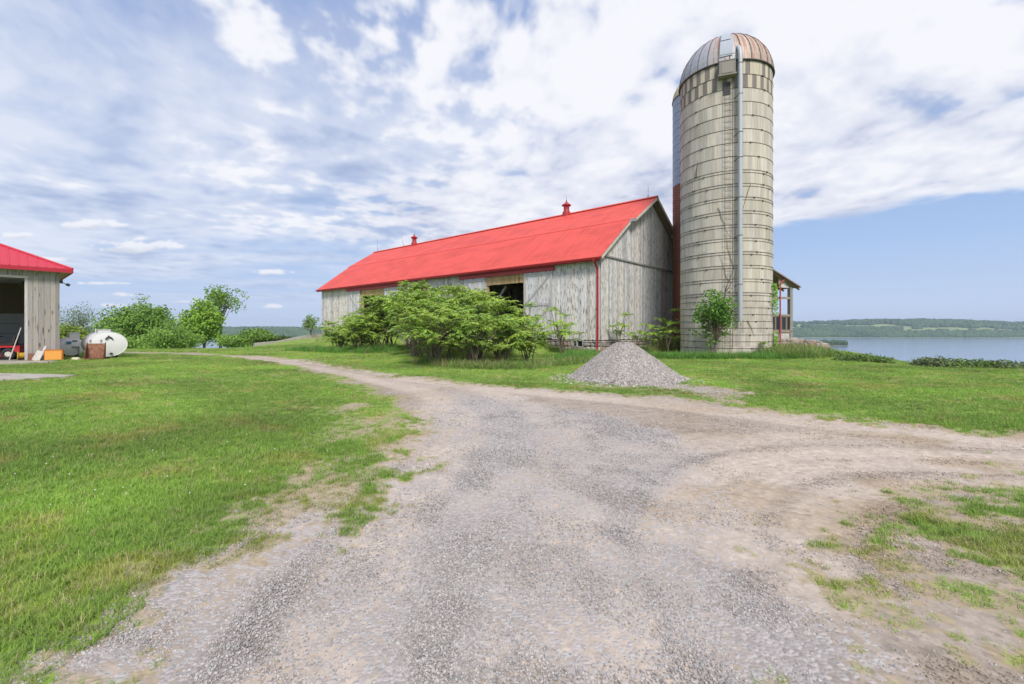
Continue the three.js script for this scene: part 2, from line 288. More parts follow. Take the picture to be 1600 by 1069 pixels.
{
  const lines = (segs) => { const out = []; for (const [a, b, n] of segs) for (let i = 0; i < n; i++) out.push(a + (b - a) * i / n); out.push(segs[segs.length - 1][1]); return out; };
  const xs = lines([[-900, -300, 6], [-300, -100, 8], [-100, -44, 14], [-44, -13, 62], [-13, 13, 104], [13, 26, 26], [26, 80, 18], [80, 300, 10], [300, 900, 6]]);
  const ds = lines([[-300, -60, 6], [-60, -4, 14], [-4, 12, 64], [12, 52, 80], [52, 120, 20], [120, 300, 14], [300, 460, 5]]);
  const nx = xs.length, nd = ds.length, pos = new Float32Array(nx * nd * 3), uv = new Float32Array(nx * nd * 2);
  for (let j = 0; j < nd; j++) for (let i = 0; i < nx; i++) {
    const x = xs[i], d = ds[j], k = j * nx + i; let h = H(x, d);
    if (x > -46 && x < 27 && d > -6 && d < 52) { const rd = mask(0, x, d); if (rd > 0) h += -0.02 * sstep(0, 0.6, rd) - 0.018 * mask(4, x, d) + 0.014 * (fbm(x * 2.6, d * 2.6, 2) - 0.5) * 2; }
    pos.set([x, h, -d], k * 3); uv.set([x, d], k * 2);
  }
  const idx = { ground: [[], [], [], []], gravel_driveway: [[], [], [], []] };
  for (let j = 0; j < nd - 1; j++) for (let i = 0; i < nx - 1; i++) {
    const x = (xs[i] + xs[i + 1]) / 2, d = (ds[j] + ds[j + 1]) / 2;
    const inA = x > -13 && x < 13 && d > -4 && d < 12, inB = x > -44 && x < 26 && d > 12 && d < 52;
    const road = (inA || inB) && cover(x, d) < 0.5 && (mask(0, x, d) > -0.9 || mask(3, x, d) > -0.3);
    const a = j * nx + i, b = a + 1, c = a + nx, e = c + 1;
    idx[road ? 'gravel_driveway' : 'ground'][x > -6.5 && x < 6.5 && d > 1 && d < 7.5 ? 3 : inA ? 0 : inB ? 1 : 2].push(a, b, c, b, e, c);
  }
  for (const [name, sets] of Object.entries(idx)) {
    const g = new THREE.BufferGeometry(), all = [], remap = new Int32Array(nx * nd).fill(-1), P = [], U = []; const mats = [matA, matB, farGrass, matN];
    sets.forEach((s, m) => { if (!s.length) return; g.addGroup(all.length, s.length, m); for (const v of s) { if (remap[v] < 0) { remap[v] = P.length / 3; P.push(pos[v * 3], pos[v * 3 + 1], pos[v * 3 + 2]); U.push(uv[v * 2], uv[v * 2 + 1]); } all.push(remap[v]); } });
    g.setAttribute('position', new THREE.Float32BufferAttribute(P, 3)); g.setAttribute('uv', new THREE.Float32BufferAttribute(U, 2)); g.setIndex(all); g.computeVertexNormals();
    const m = new THREE.Mesh(g, mats); m.name = name; scene.add(m);
    tag(m, name === 'ground' ? 'mown green lawn and grassy slope around the farmyard' : 'pale gravel and dirt farm driveway forking in front of the barn', name === 'ground' ? 'lawn' : 'driveway', null, 'structure');
  }
}
console.log('ground done');

// ---------- lake, far shore, island ----------
const LAKE = -36;
{
  const rip = texOf(256, 256, (i, j) => 0.5 + 0.5 * (0.6 * Math.sin((i * 3 + j * 11) / 256 * 6.283 * 2) * noise(i / 32, j / 10) + 0.7 * (noise(i / 6, j / 3) - 0.5)), { color: false, repeat: [1 / 60, 1 / 30] });
  const g = new THREE.PlaneGeometry(12000, 3600, 1, 1); g.rotateX(-Math.PI / 2); g.translate(0, LAKE, -1920);
  const uvA = g.attributes.uv, pA = g.attributes.position; for (let i = 0; i < uvA.count; i++) uvA.setXY(i, pA.getX(i), -pA.getZ(i));
  const m = M(0.17, 0.24, 0.35, 0.12, { bumpMap: rip, bumpScale: 0.03 });
  solo('lake', g, m, 'pale blue lake beyond the farmyard', 'lake', null, 'structure');
  // hills on the far shore
  const top = (x, d) => { const r = x / d; return mix(30, 74, sstep(-0.45, 0.4, r)) + 22 * (fbm(x * 0.0017 + 3, 7, 4) - 0.5) * 2; };
  const shore = x => 2160 + 90 * (fbm(x * 0.0011 + 5, 2, 3) - 0.5) * 2 - 320 * Math.exp(-Math.pow((x + 1090) / 190, 2)) * 1;
  const hill = (x, d) => { const t = (d - shore(x)) / 800; return LAKE - 1.5 + (t <= 0 ? t * 12 : top(x, d) * (1 - Math.pow(1 - clamp(t), 2.2)) + Math.min(1, t * 3) * 7 * (fbm(x * 0.004, d * 0.004, 3) - 0.5) * 2); };
  const tb = new TB(), NX = 180, ND = 28, at = (i, j) => { const x = -6200 + 12400 * i / NX, d = 1700 + 2000 * j / ND; return [x, hill(x, d), -d]; };
  for (let i = 0; i < NX; i++) for (let j = 0; j < ND; j++) tb.quad(at(i, j), at(i + 1, j), at(i + 1, j + 1), at(i, j + 1));
  solo('hill', tb.geo(), M(0.22, 0.28, 0.1, 0.95), 'long wooded hill on the far shore of the lake', 'hill', null, 'structure');
  // woods that cover it
  const r = rngOf(5), crown = new THREE.IcosahedronGeometry(1, 1); { const p = crown.attributes.position; for (let i = 0; i < p.count; i++) { const s = 0.8 + 0.4 * hash2(Math.round(p.getX(i) * 50), Math.round(p.getY(i) * 50 + p.getZ(i) * 31)); p.setXYZ(i, p.getX(i) * s, p.getY(i) * s, p.getZ(i) * s); } crown.computeVertexNormals(); }
  const N = 26000, im = new THREE.InstancedMesh(crown, M(1, 1, 1, 0.95), N), mt = new THREE.Matrix4(), col = new THREE.Color(); let n = 0, tries = 0;
  while (n < N && tries++ < 200000) {
    const rr = (r() * 2 - 1) * 1.3, t = Math.pow(r(), 1.5), d0 = 2150 + t * 900, x = rr * d0, d = shore(x) + 8 + t * 850;
    const field = fbm(x * 0.0034 + 9, d * 0.006 + 3, 3); if (field > 0.54 && t > 0.1) continue;
    const s = 6 + 8 * r(), k = 0.6 + 0.8 * fbm(x * 0.006, d * 0.006, 2) + 0.25 * (r() - 0.5);
    mt.compose(new THREE.Vector3(x, hill(x, d) + s * 0.55, -d), new THREE.Quaternion().setFromAxisAngle(new THREE.Vector3(0, 1, 0), r() * 6), new THREE.Vector3(s, s * (0.8 + 0.4 * r()), s)); im.setMatrixAt(n, mt);
    im.setColorAt(n, col.setRGB(0.055 * k, 0.105 * k, 0.03 * k)); n++;
  }
  im.count = n; im.name = 'far_woods'; scene.add(im); tag(im, 'woods covering the hill across the lake', 'woods', null, 'stuff');
  // cottages along the far shore
  const cm = [M(0.75, 0.75, 0.72), M(0.6, 0.58, 0.52)], rm = M(0.16, 0.13, 0.12);
  const spots = [0.705, 0.735, 0.8, 0.835, 0.9, 0.93, 0.965, 1.01, 1.05, 1.085];
  const words = ['first', 'second', 'third', 'fourth', 'fifth', 'sixth', 'seventh', 'eighth', 'ninth', 'tenth'];
  spots.forEach((rx, i) => {
    const x = rx * 2200, d = shore(x) + 14 + 30 * r(), y = hill(x, d), w = 9 + 7 * r(), o = thing('cottage', `${words[i]} pale cottage from the left along the far lake shore`, 'cottage', [x, y - 1, -d], r() * 0.6, 'cottages across the lake');
    part(o, 'wall', box(w, 5.5, 8, 0, 2.7, 8), cm[i % 2]);
    const s = new THREE.Shape(); s.moveTo(-4.8, 0); s.lineTo(0, 3.4); s.lineTo(4.8, 0); const rg = new THREE.ExtrudeGeometry(s, { depth: w + 1, bevelEnabled: false }); rg.rotateY(Math.PI / 2); rg.translate(-w / 2 - 0.5, 5.46, 8); part(o, 'roof', rg, rm);
  });
  // small wooded island
  const isl = thing('island', 'small wooded island in the lake', 'island', [0.694 * 1080, LAKE, -1080]); isl.userData.kind = 'structure';
  const bed = new THREE.SphereGeometry(1, 24, 8); bed.scale(40, 2.2, 12); part(isl, 'bank', bed, M(0.12, 0.14, 0.06));
  const ti = new THREE.InstancedMesh(crown, M(0.045, 0.085, 0.03, 0.95), 90); for (let i = 0; i < 90; i++) { const a = (r() * 2 - 1), x = a * 36, s = 3 + 3.2 * r() * (1 - 0.5 * a * a); mt.compose(new THREE.Vector3(x, 1 + s * (0.6 + 0.9 * r()), (r() - 0.5) * 14), new THREE.Quaternion(), new THREE.Vector3(s, s, s)); ti.setMatrixAt(i, mt); }
  ti.name = 'trees'; ti.userData.kind = 'stuff'; isl.add(ti);
}
scene.fog = new THREE.FogExp2(0xc4d6f2, 0.00013);
console.log('lake done');
// ---------- weathered board materials ----------
// one sheet of old sawn pine, 2.4 m wide and 6 m tall: silvered grain, knots, some boards still tan
function woodTexture(seed, base, tan, knots) {
  const r = rngOf(seed), W = 768, Hh = 1024, K = [];
  for (let i = 0; i < knots; i++) K.push([r() * W, r() * Hh, 3 + r() * 7, 7 + r() * 20, 0.35 + r() * 0.6]);
  const dark = new Float32Array(W * Hh);
  for (const [kx, ky, a, b, s] of K) for (let y = Math.floor(ky - b * 3); y < ky + b * 3; y++) for (let x = Math.floor(kx - a * 2); x < kx + a * 2; x++) {
    const dx = (x - kx) / a, dy = (y - ky) / b, q = dx * dx + dy * dy * (dy > 0 ? 1 : 0.4), o = ((y + Hh) % Hh) * W + (x + W) % W; dark[o] = Math.max(dark[o], s * (1 - sstep(0.2, 2.0, q + (noise(x * 0.4, y * 0.12) - 0.5) * 1.2)));
  }
  return texOf(W, Hh, (i, j) => {
    const brd = Math.floor(i / 64), bt = hash2(brd * 7 + seed, 3), grain = fbm(i * 0.33 + seed, j * 0.012, 3), hair = noise(i * 0.9, j * 0.03 + 5), blot = fbm(i * 0.02 + 3, j * 0.012 + seed, 4);
    let k = 0.78 + 0.4 * grain + 0.16 * (hair - 0.5) + 0.3 * (bt - 0.5) * 0.6; const crack = hair < 0.1 ? 0.55 : 1;
    const t = tan * sstep(0.42, 0.7, blot + 0.25 * (bt - 0.5) + 0.2 * (grain - 0.5)), D = 1 - dark[j * W + i] * 0.8;
    k *= D * crack;
    return [mix(base[0], 0.46, t) * k, mix(base[1], 0.35, t) * k, mix(base[2], 0.22, t) * k];
  });
}
const woodPale = woodTexture(11, [0.665, 0.645, 0.645], 0.2, 340), woodGrey = woodTexture(23, [0.62, 0.615, 0.63], 0.08, 340), woodNew = woodTexture(37, [0.58, 0.38, 0.16], 1, 40), woodShed = woodTexture(41, [0.345, 0.325, 0.315], 0.2, 110);
const wm = (t, k, tint = [1, 1, 1]) => M(k * tint[0], k * tint[1], k * tint[2], 0.9, { map: t, bumpMap: t, bumpScale: 0.004 });
const PALE = [wm(woodPale, 1), wm(woodPale, 0.82, [1, 0.98, 0.95]), wm(woodPale, 1.08, [1.02, 0.98, 0.92]), wm(woodGrey, 0.94), wm(woodPale, 1.12)], GREY = [wm(woodGrey, 1), wm(woodGrey, 0.8), wm(woodPale, 0.92), wm(woodGrey, 1.12), wm(woodPale, 1.06, [1, 0.97, 0.92])];
const NEW = [wm(woodNew, 1), wm(woodNew, 0.85), wm(woodNew, 1.1, [1, 0.95, 0.85])], SHED_MATS = [wm(woodShed, 1), wm(woodShed, 0.86), wm(woodShed, 1.1)];
const TIMBER = wm(woodShed, 0.6, [1, 0.85, 0.7]), DARKWOOD = M(0.10, 0.075, 0.055, 0.9);
const brnd = rngOf(404);
// a board standing in the plane of a wall. axis 's': runs along local x, faces -z; axis 't': runs along local z, faces -x
function boardGeo(axis, a, b, y0, ya, yb, off, th) {
  const tb = new TB(), ru = brnd() * 2.4, rv = brnd() * 6, P = (w, y, o) => axis === 's' ? [w, y, -o] : [-o, y, w], uvq = (w, y) => [(w + ru) / 2.4, (y + rv) / 6];
  const f = [P(a, y0, off + th), P(b, y0, off + th), P(b, yb, off + th), P(a, ya, off + th)], k = [P(a, y0, off), P(b, y0, off), P(b, yb, off), P(a, ya, off)];
  const U = [uvq(a, y0), uvq(b, y0), uvq(b, yb), uvq(a, ya)];
  const q = (i, j, m, n, ui) => axis === 's' ? tb.quad(m, j, i, n, ...[ui[2], ui[1], ui[0], ui[3]]) : tb.quad(i, j, m, n, ui[0], ui[1], ui[2], ui[3]);
  q(f[0], f[1], f[2], f[3], U); q(k[1], k[0], k[3], k[2], [U[1], U[0], U[3], U[2]]);
  q(k[0], f[0], f[3], k[3], [U[0], U[0], U[3], U[3]]); q(f[1], k[1], k[2], f[2], [U[1], U[1], U[2], U[2]]);
  q(f[3], f[2], k[2], k[3], [U[3], U[2], U[2], U[3]]); q(k[0], k[1], f[1], f[0], [U[0], U[1], U[1], U[0]]);
  return tb.geo();
}
const pick = a => a[Math.floor(brnd() * a.length)];
function boards(parent, axis, from, to, y0, topFn, mats, { name = 'board', width = 0.22, skip, off = 0.01, th = 0.024, gap = 0.007 } = {}) {
  let w = from;
  while (w < to - 0.02) {
    const wd = Math.min(width * (0.82 + 0.4 * brnd()), to - w), a = w + gap / 2, b = w + wd - gap / 2, o = off + 0.004 * brnd();
    const cut = skip && skip(w + wd / 2, a, b);
    const piece = (lo, ha, hb) => part(parent, name, boardGeo(axis, a, b, lo + (brnd() - 0.5) * 0.03, ha, hb, o, th), pick(mats));
    if (!cut) piece(y0, topFn(a), topFn(b)); else if (cut[1] < topFn(a) - 0.05) piece(cut[1], topFn(a), topFn(b));
    w += wd;
  }
}
// rubble stones, a few shapes shared by every stone
const stoneGeos = [0, 1, 2, 3].map(k => { const g = new THREE.IcosahedronGeometry(0.5, 1), p = g.attributes.position; for (let i = 0; i < p.count; i++) { const x = p.getX(i), y = p.getY(i), z = p.getZ(i), s = 0.82 + 0.4 * hash2(Math.round(x * 40 + k * 9), Math.round(y * 40 + z * 23)); p.setXYZ(i, clamp(x * s * 1.25, -0.5, 0.5), clamp(y * s * 1.25, -0.5, 0.5), clamp(z * s * 1.25, -0.5, 0.5)); } g.computeVertexNormals(); return g; });
const stoneMats = [[0.3, 0.27, 0.25], [0.38, 0.31, 0.27], [0.24, 0.22, 0.21], [0.42, 0.38, 0.34], [0.33, 0.23, 0.19]].map(c => M(...c, 0.92, { bumpMap: woodGrey, bumpScale: 0.01 }));
function stoneCourse(parent, axis, from, to, y0, y1) {
  let y = y0;
  while (y < y1 - 0.06) {
    const h = Math.min(0.2 + 0.1 * brnd(), y1 - y); let w = from;
    while (w < to - 0.05) {
      const L = Math.min(0.24 + 0.34 * brnd(), to - w), m = part(parent, 'stone', pick(stoneGeos), pick(stoneMats)), o = 0.04 * brnd();
      m.position.set(...(axis === 's' ? [w + L / 2, y + h / 2, 0.03 - o] : [0.03 - o, y + h / 2, w + L / 2])); m.scale.set(...(axis === 's' ? [L * 0.98, h * 0.97, 0.26] : [0.26, h * 0.97, L * 0.98])); m.rotation.set(0, 0, axis === 's' ? (brnd() - 0.5) * 0.12 : 0);
      w += L;
    }
    y += h;
  }
}

// ---------- the barn: local x along the front, y up, z through to the back ----------
const LEN = 35.6, WID = 14, SILL = 0.85, EAVE = 6.0;
const roofY = t => { const q = t > WID / 2 ? WID - t : t; return q < 3.55 ? 6.3 + q * 0.745 : 8.945 + (q - 3.55) * 0.62; };
const redRoof = M(0.70, 0.084, 0.062, 0.6, { bumpMap: texOf(64, 64, (i) => 0.5 + 0.5 * Math.pow(Math.abs(Math.sin(i / 64 * Math.PI)), 8), { color: false, repeat: [1 / 0.23, 1] }), bumpScale: 0.03 });
redRoof.map = texOf(512, 256, (i, j) => { const n = fbm(i * 0.03, j * 0.05, 4), m = fbm(i * 0.3, j * 0.02, 3), seam = j % 86 < 2 ? 0.84 : 1, k = (0.74 + 0.36 * n + 0.3 * (m - 0.5)) * seam; return [k, k * (0.86 + 0.25 * n), k * (0.88 + 0.2 * n)]; }, { repeat: [1 / 24, 1 / 9] });
const redTrim = M(0.36, 0.022, 0.03, 0.4), redPaint = M(0.5, 0.06, 0.075, 0.55), paleTrim = wm(woodPale, 0.95, [1, 0.95, 0.86]);
const barn = thing('barn', 'long weathered board barn with a bright red gambrel roof', 'barn', [BARN[0], 0, -BARN[1]], TURN);
{
  // floor, hidden walls, frame
  part(barn, 'floor', box(LEN - 0.3, 0.2, WID - 0.3, LEN / 2, SILL - 0.15, WID / 2), DARKWOOD);
  // solid back and far end walls
  const prof = (s) => { const sh = new THREE.Shape(); sh.moveTo(0, SILL); sh.lineTo(WID, SILL); for (const t of [WID, WID - 3.55, WID / 2, 3.55, 0]) sh.lineTo(t, roofY(t) - 0.16); return sh; };
  const eg = new THREE.ExtrudeGeometry(prof(), { depth: 0.05, bevelEnabled: false }); eg.rotateY(-Math.PI / 2); eg.translate(LEN, 0, 0); part(barn, 'wall', eg, wm(woodGrey, 0.8));
  part(barn, 'wall', box(LEN, roofY(0) - 0.16 - SILL, 0.05, LEN / 2, (roofY(0) - 0.16 + SILL) / 2, WID - 0.02), wm(woodGrey, 0.8));
  // front wall: girts carry the boards
  const girts = []; for (const [a, b] of [[0, 6.0], [9.85, 23.1], [27.4, LEN]]) for (const y of [SILL + 0.1, 3.3, 5.9]) girts.push(box(b - a, 0.16, 0.12, (a + b) / 2, y, 0.09));
  girts.push(box(LEN, 0.2, 0.16, LEN / 2, 6.0, 0.24));
  const front = part(barn, 'wall', join(girts), DARKWOOD);
  const OPEN = [[6.04, 9.8], [23.16, 27.32]];
  boards(front, 's', 0, LEN, SILL, () => 6.22, PALE, { skip: (m) => { for (const [a, b] of OPEN) if (m > a && m < b) return [0, 5.42]; } });
  for (const [a, b] of OPEN) {
    boards(barn, 's', a, b, 4.81, () => 5.41, NEW, { name: 'header_board', width: 0.2, off: 0.0 });
    for (const x of [a - 0.06, b + 0.06]) part(barn, 'door_jamb', box(0.16, 4.0, 0.16, x + (x < a ? 0.13 : -0.13), SILL + 1.98, 0.1), NEW[0]);
  }
  // gable wall, two tiers with a drip board between
  const gg = []; for (const y of [SILL + 0.1, 3.3, 5.9]) gg.push(box(0.12, 0.16, WID - 0.4, 0.09, y, WID / 2)); for (const y of [7.8]) gg.push(box(0.12, 0.16, 9.8, 0.09, y, WID / 2));
  const gable = part(barn, 'wall', join(gg), DARKWOOD);
  boards(gable, 't', 0.0, WID, SILL, () => 6.14, GREY, {});
  boards(gable, 't', 0.0, WID, 6.1, t => Math.max(6.16, roofY(t) - 0.18), GREY, { off: 0.04 });
  part(barn, 'drip_board', box(0.06, 0.1, WID, -0.09, 6.1, WID / 2), wm(woodGrey, 0.5));
  part(barn, 'corner_board', box(0.11, 5.3, 0.03, 0.05, SILL + 2.65, -0.052), wm(woodPale, 0.9));
  // sliding doors on red tracks
  const leaf = (a, b, flip) => {
    const rails = []; for (const y of [1.05, 3.2, 5.25]) rails.push(box(b - a - 0.04, 0.17, 0.03, (a + b) / 2, y, -0.157)); for (const x of [a + 0.09, b - 0.09]) rails.push(box(0.16, 4.42, 0.028, x, 3.14, -0.155));
    const d = part(barn, 'door', join(rails), wm(woodGrey, 0.82));
    boards(d, 's', a, b, 0.92, () => 5.42, [PALE[0], PALE[3], GREY[3]], { width: 0.21, off: 0.11 });
    for (const [y0, y1] of [[3.29, 5.16], [1.14, 3.11]]) part(d, 'brace', beam(flip ? [a + 0.2, y0, -0.158] : [b - 0.2, y0, -0.158], flip ? [b - 0.2, y1, -0.158] : [a + 0.2, y1, -0.158], 0.028, 0.14), wm(woodGrey, 0.72));
  };
  leaf(3.55, 6.0, false); leaf(9.84, 12.1, true); leaf(20.13, 23.12, false); leaf(27.36, 29.8, true);
  for (const [a, b] of [[3.44, 12.65], [20.0, 30.0]]) part(barn, 'door_track', join([box(b - a, 0.24, 0.16, (a + b) / 2, 5.56, -0.12), box(b - a + 0.02, 0.03, 0.24, (a + b) / 2, 5.69, -0.14)]), redPaint);
  // roof: metal sheets over a board deck
  const slab = (name, mat, t0, t1, lift, th, s0, s1, parent = barn) => {
    const q = t => roofY(t) + lift, tb = new TB(), A = [t0, q(t0)], B = [t1, q(t1)], n = Math.hypot(B[0] - A[0], B[1] - A[1]), nx = -(B[1] - A[1]) / n, ny = (B[0] - A[0]) / n, P = (s, c, d) => [s, c[1] - ny * d, c[0] - nx * d];
    const v0 = t0 * 1.2, v1 = v0 + n, f = (a, b, c, d, u) => tb.quad(a, b, c, d, ...u);
    f(P(s0, A, 0), P(s0, B, 0), P(s1, B, 0), P(s1, A, 0), [[s0, v0], [s0, v1], [s1, v1], [s1, v0]]);
    f(P(s1, A, th), P(s1, B, th), P(s0, B, th), P(s0, A, th), [[s1, v0], [s1, v1], [s0, v1], [s0, v0]]);
    for (const [c, r1, r2] of [[A, s0, s1], [B, s1, s0]]) f(P(r1, c, 0), P(r2, c, 0), P(r2, c, th), P(r1, c, th), [[r1, 0], [r2, 0], [r2, th], [r1, th]]);
    for (const [s, C, D] of [[s0, B, A], [s1, A, B]]) f(P(s, C, 0), P(s, D, 0), P(s, D, th), P(s, C, th), [[0, 0], [n, 0], [n, th], [0, th]]);
    return part(parent, name, tb.geo(), mat);
  };
  const deck = wm(woodShed, 0.55, [1, 0.8, 0.6]);
  const roof = slab('roof', redRoof, 3.45, WID / 2, 0.03, 0.03, -0.62, LEN + 0.5);
  slab('sheet_metal', redRoof, -0.5, 3.5, 0, 0.03, -0.3, LEN + 0.3, roof); 
  slab('sheet_metal', redRoof, WID / 2, WID - 3.45, 0.03, 0.03, -0.62, LEN + 0.5, roof); slab('sheet_metal', redRoof, WID - 3.5, WID + 0.5, 0, 0.03, -0.3, LEN + 0.3, roof);
  for (const [a, b, l, s0, s1] of [[3.5, WID / 2, -0.005, -0.6, LEN + 0.48], [-0.44, 3.5, -0.04, -0.28, LEN + 0.28], [WID / 2, WID - 3.5, -0.005, -0.6, LEN + 0.48], [WID - 3.5, WID + 0.44, -0.04, -0.28, LEN + 0.28]]) slab('roof_deck', deck, a, b, l, 0.07, s0, s1);
  // rake boards
  for (const [a, b, l, s] of [[3.5, WID / 2, 0.0, -0.63], [WID / 2, WID - 3.5, 0.0, -0.63], [-0.42, 3.46, -0.05, -0.31], [WID - 3.46, WID + 0.42, -0.05, -0.31]]) slab('rake_board', paleTrim, a, b, l, 0.17, s - 0.025, s);
  for (const t of [3.5, WID - 3.5]) part(roof, 'eave_return', box(0.36, 0.2, 0.24, -0.44, roofY(3.5) - 0.1, t), wm(woodGrey, 0.6));
  part(roof, 'ridge_cap', join([box(LEN + 1.14, 0.03, 0.26, LEN / 2 - 0.06, roofY(7) + 0.03, 6.88, -0.55), box(LEN + 1.14, 0.03, 0.26, LEN / 2 - 0.06, roofY(7) + 0.03, 7.12, 0.55)]), redRoof);
  // gutter and downspouts
  const gs = new THREE.Shape(); gs.moveTo(0, 0); gs.lineTo(0, -0.13); gs.lineTo(-0.1, -0.13); gs.lineTo(-0.14, -0.02); gs.lineTo(-0.14, 0.01); gs.lineTo(-0.115, 0.01); gs.lineTo(-0.09, -0.1); gs.lineTo(-0.02, -0.11); gs.lineTo(-0.02, 0);
  const gu = new THREE.ExtrudeGeometry(gs, { depth: LEN + 0.56, bevelEnabled: false }); gu.rotateY(Math.PI / 2); gu.scale(1, 1, -1); gu.translate(-0.28, roofY(-0.5) - 0.05, -0.46);
  { const ix = gu.toNonIndexed(), p = ix.attributes.position; for (let i = 0; i < p.count; i += 3) { const x = p.getX(i), y = p.getY(i), z = p.getZ(i); p.setXYZ(i, p.getX(i + 1), p.getY(i + 1), p.getZ(i + 1)); p.setXYZ(i + 1, x, y, z); } ix.computeVertexNormals(); part(barn, 'gutter', ix, redTrim); }
  part(barn, 'fascia', box(LEN + 0.5, 0.16, 0.03, LEN / 2, roofY(-0.5) - 0.14, -0.42), redTrim);
  const spout = (s, y0) => { const g = [box(0.1, 5.25 - y0, 0.08, s, (5.25 + y0) / 2, -0.1), beam([s, 5.72, -0.5], [s, 5.22, -0.1], 0.1, 0.08), box(0.1, 0.14, 0.1, s, 5.76, -0.53), beam([s, y0 + 0.03, -0.08], [s, y0 - 0.1, -0.3], 0.1, 0.08)]; for (const y of [1.6, 3.2, 4.7]) g.push(box(0.14, 0.05, 0.1, s, y, -0.1)); part(barn, 'downspout', join(g), M(0.42, 0.02, 0.035, 0.4)); };
  spout(0.14, 0.14); spout(16.84, 0.3);
  // ventilators on the ridge
  for (const s of [7.3, 28.0]) {
    const v = part(roof, 'ventilator', new THREE.LatheGeometry([[0.34, -0.45], [0.34, 0.1], [0.3, 0.14], [0.24, 0.22], [0.24, 0.55], [0.27, 0.6], [0.4, 0.66], [0.41, 0.69], [0.22, 0.84], [0.07, 0.96], [0.05, 1.04], [0, 1.05]].map(p => new THREE.Vector2(...p)), 18), redTrim); v.position.set(s, roofY(7) + 0.1, 7);
    const sp = part(v, 'finial', join([bar([0, 1, 0], [0, 1.4, 0], 0.025, 6, 0.006), new THREE.SphereGeometry(0.05, 8, 6).translate(0, 1.08, 0)]), M(0.2, 0.03, 0.03, 0.5));
  }
  for (const [s, lean, L] of [[0.1, 0, 0.95], [LEN - 0.2, 0, 1.7], [30.0, -0.55, 1.5], [14.5, 0.1, 0.01]]) if (L > 0.1) part(roof, 'lightning_rod', join([bar([s, roofY(7), 7], [s - lean, roofY(7) + L, 7], 0.017, 5, 0.009), bar([s - 0.15, roofY(7) + 0.05, 7], [s, roofY(7) + 0.3, 7], 0.01, 5), bar([s + 0.15, roofY(7) + 0.05, 7], [s, roofY(7) + 0.3, 7], 0.01, 5)]), M(0.12, 0.13, 0.15, 0.5));
  // timbers seen through the doors
  for (const s of [1.5, 5.4, 10.4, 16, 22.4, 28, 34]) for (const t of [4.2, 9.8]) part(barn, 'post', box(0.24, 7.6, 0.24, s, SILL + 3.8, t), TIMBER);
  for (const s of [5.4, 10.4, 22.4, 28]) { part(barn, 'tie_beam', box(0.22, 0.24, WID - 0.4, s, 5.0, WID / 2), TIMBER); part(barn, 'knee_brace', join([beam([s, 3.6, 4.2], [s, 4.95, 2.8], 0.12, 0.12), beam([s, 3.6, 0.4], [s, 4.95, 1.7], 0.12, 0.12)]), TIMBER); }
  for (const s of [8.9, 26.3]) part(barn, 'knee_brace', beam([s + 0.8, 3.3, 0.7], [s - 0.5, 4.75, 0.7], 0.14, 0.14), wm(woodShed, 1));
  part(barn, 'hay_loft', box(9, 0.15, 4.6, 17, 3.6, 10.5), TIMBER);
  // rubble foundation
  const f1 = part(barn, 'foundation', join([box(LEN, SILL + 0.5, 0.5, LEN / 2, SILL / 2 - 0.3, 0.28), box(0.5, SILL + 0.5, WID - 0.54, 0.28, SILL / 2 - 0.3, WID / 2 + 0.26), box(0.5, SILL + 0.5, WID, LEN - 0.3, SILL / 2 - 0.3, WID / 2), box(LEN, SILL + 0.5, 0.5, LEN / 2, SILL / 2 - 0.3, WID - 0.3)]), M(0.27, 0.24, 0.21, 0.95));
  stoneCourse(f1, 's', 0, 1.2, -0.1, SILL - 0.06); stoneCourse(f1, 's', 2.0, 6.6, -0.1, SILL - 0.06); stoneCourse(f1, 's', 9.2, 14, -0.1, SILL - 0.06); stoneCourse(f1, 's', 31.2, LEN, 0, SILL - 0.06);
  stoneCourse(f1, 's', 1.2, 2.0, -0.1, 0.36); stoneCourse(f1, 't', 0.2, 12, -0.1, SILL - 0.06);
  part(f1, 'window_frame', join([box(0.8, 0.06, 0.1, 1.6, 0.8, -0.04), box(0.8, 0.06, 0.1, 1.6, 0.4, -0.04), box(0.07, 0.4, 0.1, 1.22, 0.6, -0.04), box(0.07, 0.4, 0.1, 1.98, 0.6, -0.04), box(0.08, 0.4, 0.1, 1.66, 0.6, -0.04)]), wm(woodGrey, 0.7));
  part(f1, 'window_pane', box(0.72, 0.36, 0.012, 1.6, 0.6, 0.018), M(0.012, 0.013, 0.015, 0.12));
}
// concrete wing wall beside the far ramp
{
  const sh = new THREE.Shape(); sh.moveTo(0, -0.6); sh.lineTo(0, 1.0); sh.lineTo(1.6, 0.95); sh.lineTo(5.0, 0.3); sh.lineTo(7.2, 0.14); sh.lineTo(7.2, -0.6);
  const g = new THREE.ExtrudeGeometry(sh, { depth: 0.3, bevelEnabled: true, bevelThickness: 0.02, bevelSize: 0.02, bevelSegments: 1 });
  const conc = texOf(256, 256, (i, j) => { const k = 0.8 + 0.4 * (fbm(i * 0.05, j * 0.05, 5) - 0.3) - 0.25 * sstep(0.6, 0.8, fbm(i * 0.09 + 4, j * 0.02, 3)); return [0.42 * k, 0.40 * k, 0.37 * k]; }, { repeat: [0.4, 0.4] });
  const w = solo('retaining_wall', g, M(1, 1, 1, 0.9, { map: conc }), 'sloping grey concrete wing wall at the far end of the red roofed barn', 'wall');
  const s0 = LEN - 0.9; w.position.set(BARN[0] + D1[0] * s0 - D2[0] * 0.1, 0, -(BARN[1] + D1[1] * s0 - D2[1] * 0.1)); w.rotation.y = Math.atan2(-0.7536, -0.6574); 
}
console.log('barn done');
